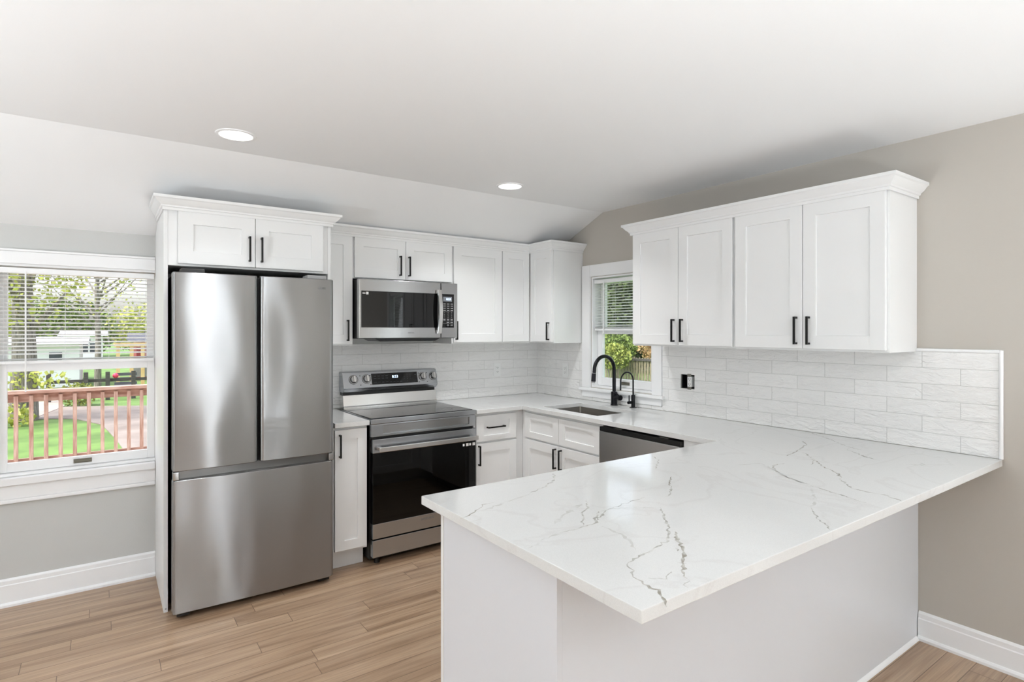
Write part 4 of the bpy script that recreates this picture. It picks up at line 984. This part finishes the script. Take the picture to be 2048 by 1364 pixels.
def leaves(bm, c, rad, n, size, rng, shell=.35):
    for _ in range(n):
        while True:
            p = Vector((rng.uniform(-1, 1), rng.uniform(-1, 1), rng.uniform(-1, 1)))
            if shell < p.length < 1: break
        p = Vector((c[0]+p.x*rad[0], c[1]+p.y*rad[1], c[2]+p.z*rad[2]))
        a = Vector((rng.gauss(0, 1), rng.gauss(0, 1), rng.gauss(0, 1))).normalized(); b = a.cross(Vector((rng.gauss(0, 1), rng.gauss(0, 1), rng.gauss(0, 1)))).normalized()
        s = size*rng.uniform(.6, 1.3)
        bm.faces.new([bm.verts.new(p + a*x*s + b*y*s*.6) for x, y in ((-1, 0), (0, -1), (1, 0), (0, 1))])
def tree(name, label, base, h, r, blobs, n, size, leaf, seed, cat='tree', branches=6, group=None):
    rng = random.Random(seed); t = thing(name, base, label, cat, group); x, y, z = base
    bm = bmesh.new(); tube(bm, [(x, y, z-.05), (x+.02, y, z+h*.3), (x-.02, y, z+h*.65), (x+.03, y, z+h)], [r*1.25, r, r*.8, r*.3], 12)
    for k in range(branches):
        a = rng.uniform(0, 6.28); z0 = z+h*rng.uniform(.4, .85); L = h*rng.uniform(.3, .6)
        e = Vector((math.cos(a)*L*.7, math.sin(a)*L*.7, L*.7)); s = Vector((x, y, z0))
        tube(bm, [s, s+e*.5+Vector((0, 0, -.05*L)), s+e], [r*.4, r*.25, r*.08], 6)
    obj('trunk', bm, 'bark', t, smooth=60)
    bm = bmesh.new()
    for c, rad, k in blobs: leaves(bm, c, rad, int(n*k), size, rng)
    obj('foliage', bm, leaf, t, smooth=0)
    return t
tree('maple_tree', 'big tree with thick grey trunk and fresh leaves left of the drive', (-4.80, 14.9, GZ), 5.2, .25, [((-5.2, 14.6, 3.4), (1.9, 1.6, 1.9), 1), ((-3.9, 14.9, 4.3), (1.4, 1.2, 1.5), .45), ((-4.7, 14.3, .15), (.9, .5, .40), .07), ((-5.0, 13.9, -.55), (.6, .4, .3), .08)], 2600, .075, 'leaf_spring', 1, branches=10)
tree('bare_tree', 'thin tree with mostly bare branches in the middle of the left window', (-3.35, 24.0, GZ), 5.8, .10, [((-3.2, 24, 3.6), (1.5, 1.2, 1.7), 1)], 420, .07, 'leaf_spring', 5, branches=22)
for k, (x, y, h, rx, rz, lf, lab) in enumerate([(-12.5, 52, 5, 5, 3.2, 'leaf_spring', 'pale green tree behind the garage roof, far left'), (-6.2, 58, 4.2, 4.2, 2.8, 'leaf_green', 'mid green tree behind the white cottage'), (1.0, 60, 4.4, 4.2, 2.6, 'leaf_spring', 'yellow-green tree right of the cottage'), (4.5, 50, 5.0, 3.2, 3.0, 'leaf_spring', 'tall yellow-green tree above the red shed')]):
    tree('field_tree', lab, (x, y, GZ), h*.6, .16, [((x, y, GZ+h*.55), (rx, 2.0, rz), 1)], 2600, .20, lf, 20+k, group='trees beyond the drive')
t = thing('shrub', (-3.75, 17.6, GZ), 'yellow-green shrub in front of the dark fence', 'shrub')
rng = random.Random(9); bm = bmesh.new(); leaves(bm, (-3.75, 17.6, -.45), (.55, .4, .36), 700, .05, rng, 0); obj('foliage', bm, 'leaf_bright', t, smooth=0)
bm = bmesh.new(); tube(bm, [(-3.75, 17.6, GZ), (-3.75, 17.6, -.4)], .03, 6); obj('stem', bm, 'bark', t)
# garden side of the sink window
bm = B((T+.02, -20, GZ-.25, 60, T, GZ-.05)); struct('lawn', bm, 'grass', smooth=0)
t = thing('picket_fence', (14, 11, GZ), 'weathered wooden picket fence seen through the sink window', 'fence')
rng = random.Random(4)
for k in range(62):
    y = 7.2+.142*k; tz = .40+rng.uniform(-.02, .02)
    bm = bmesh.new(); prism(bm, [(y-.050, GZ+.02), (y+.050, GZ+.02), (y+.050, tz-.05), (y+.02, tz), (y-.02, tz), (y-.050, tz-.05)], 'x', 14.0, 14.022); bmesh.ops.recalc_face_normals(bm, faces=bm.faces[:]); obj('picket', bm, 'picket', t, smooth=0)
for z in (.31, -.55): obj('rail', B((13.955, 7.0, z-.045, 13.9995, 16.2, z+.045)), 'fence_dark', t, smooth=0)
for j, (c, rad, n_, s_, lf, lab) in enumerate([((13.40, 12.3, .42), (.50, .9, .55), 1100, .075, 'leaf_bright', 'bright green vine spilling over the picket fence'), ((15.0, 13.75, .7), (.85, 1.05, .75), 1300, .08, 'leaf_green', 'green bush behind the left end of the picket fence'), ((15.4, 11.65, .75), (.9, .95, .55), 1300, .07, 'leaf_pink', 'pinkish bush behind the middle of the picket fence'), ((15.2, 9.75, .62), (.8, .88, .42), 900, .075, 'leaf_bright', 'yellow-green bush behind the right end of the picket fence')]):
    t = thing('garden_bush', (c[0], c[1], GZ), lab, 'shrub', 'bushes along the picket fence'); rng = random.Random(40+j)
    bm = bmesh.new(); leaves(bm, c, rad, n_, s_, rng, 0); obj('foliage', bm, lf, t, smooth=0)
    bm = bmesh.new()
    for q in range(4): tube(bm, [(c[0]+.1*q-.15, c[1], GZ-.02), (c[0]+rng.uniform(-.3, .3), c[1]+rng.uniform(-.3, .3), c[2])], [.03, .012], 6)
    obj('stem', bm, 'bark', t)
for j, (x, y, h, rx, lab) in enumerate([(20, 20.6, 6.6, 1.6, 'dark evergreen in the front row at the left behind the picket fence'), (20, 17.2, 6.8, 1.6, 'dark evergreen in the front row behind the middle of the picket fence'), (20, 13.8, 7.0, 1.6, 'dark evergreen in the front row behind the right of the picket fence'), (23.8, 22.4, 7.4, 1.7, 'dark evergreen in the back row at the left behind the picket fence'), (23.8, 18.9, 7.2, 1.7, 'dark evergreen in the back row behind the middle of the picket fence'), (23.8, 15.2, 7.2, 1.7, 'dark evergreen in the back row behind the right of the picket fence')]):
    tree('evergreen_tree', lab, (x, y, GZ), h, .2, [((x, y, 2.4), (rx, rx, 3.2), 1)], 5200, .16, 'leaf_dark', 60+j, group='dark trees behind the picket fence')
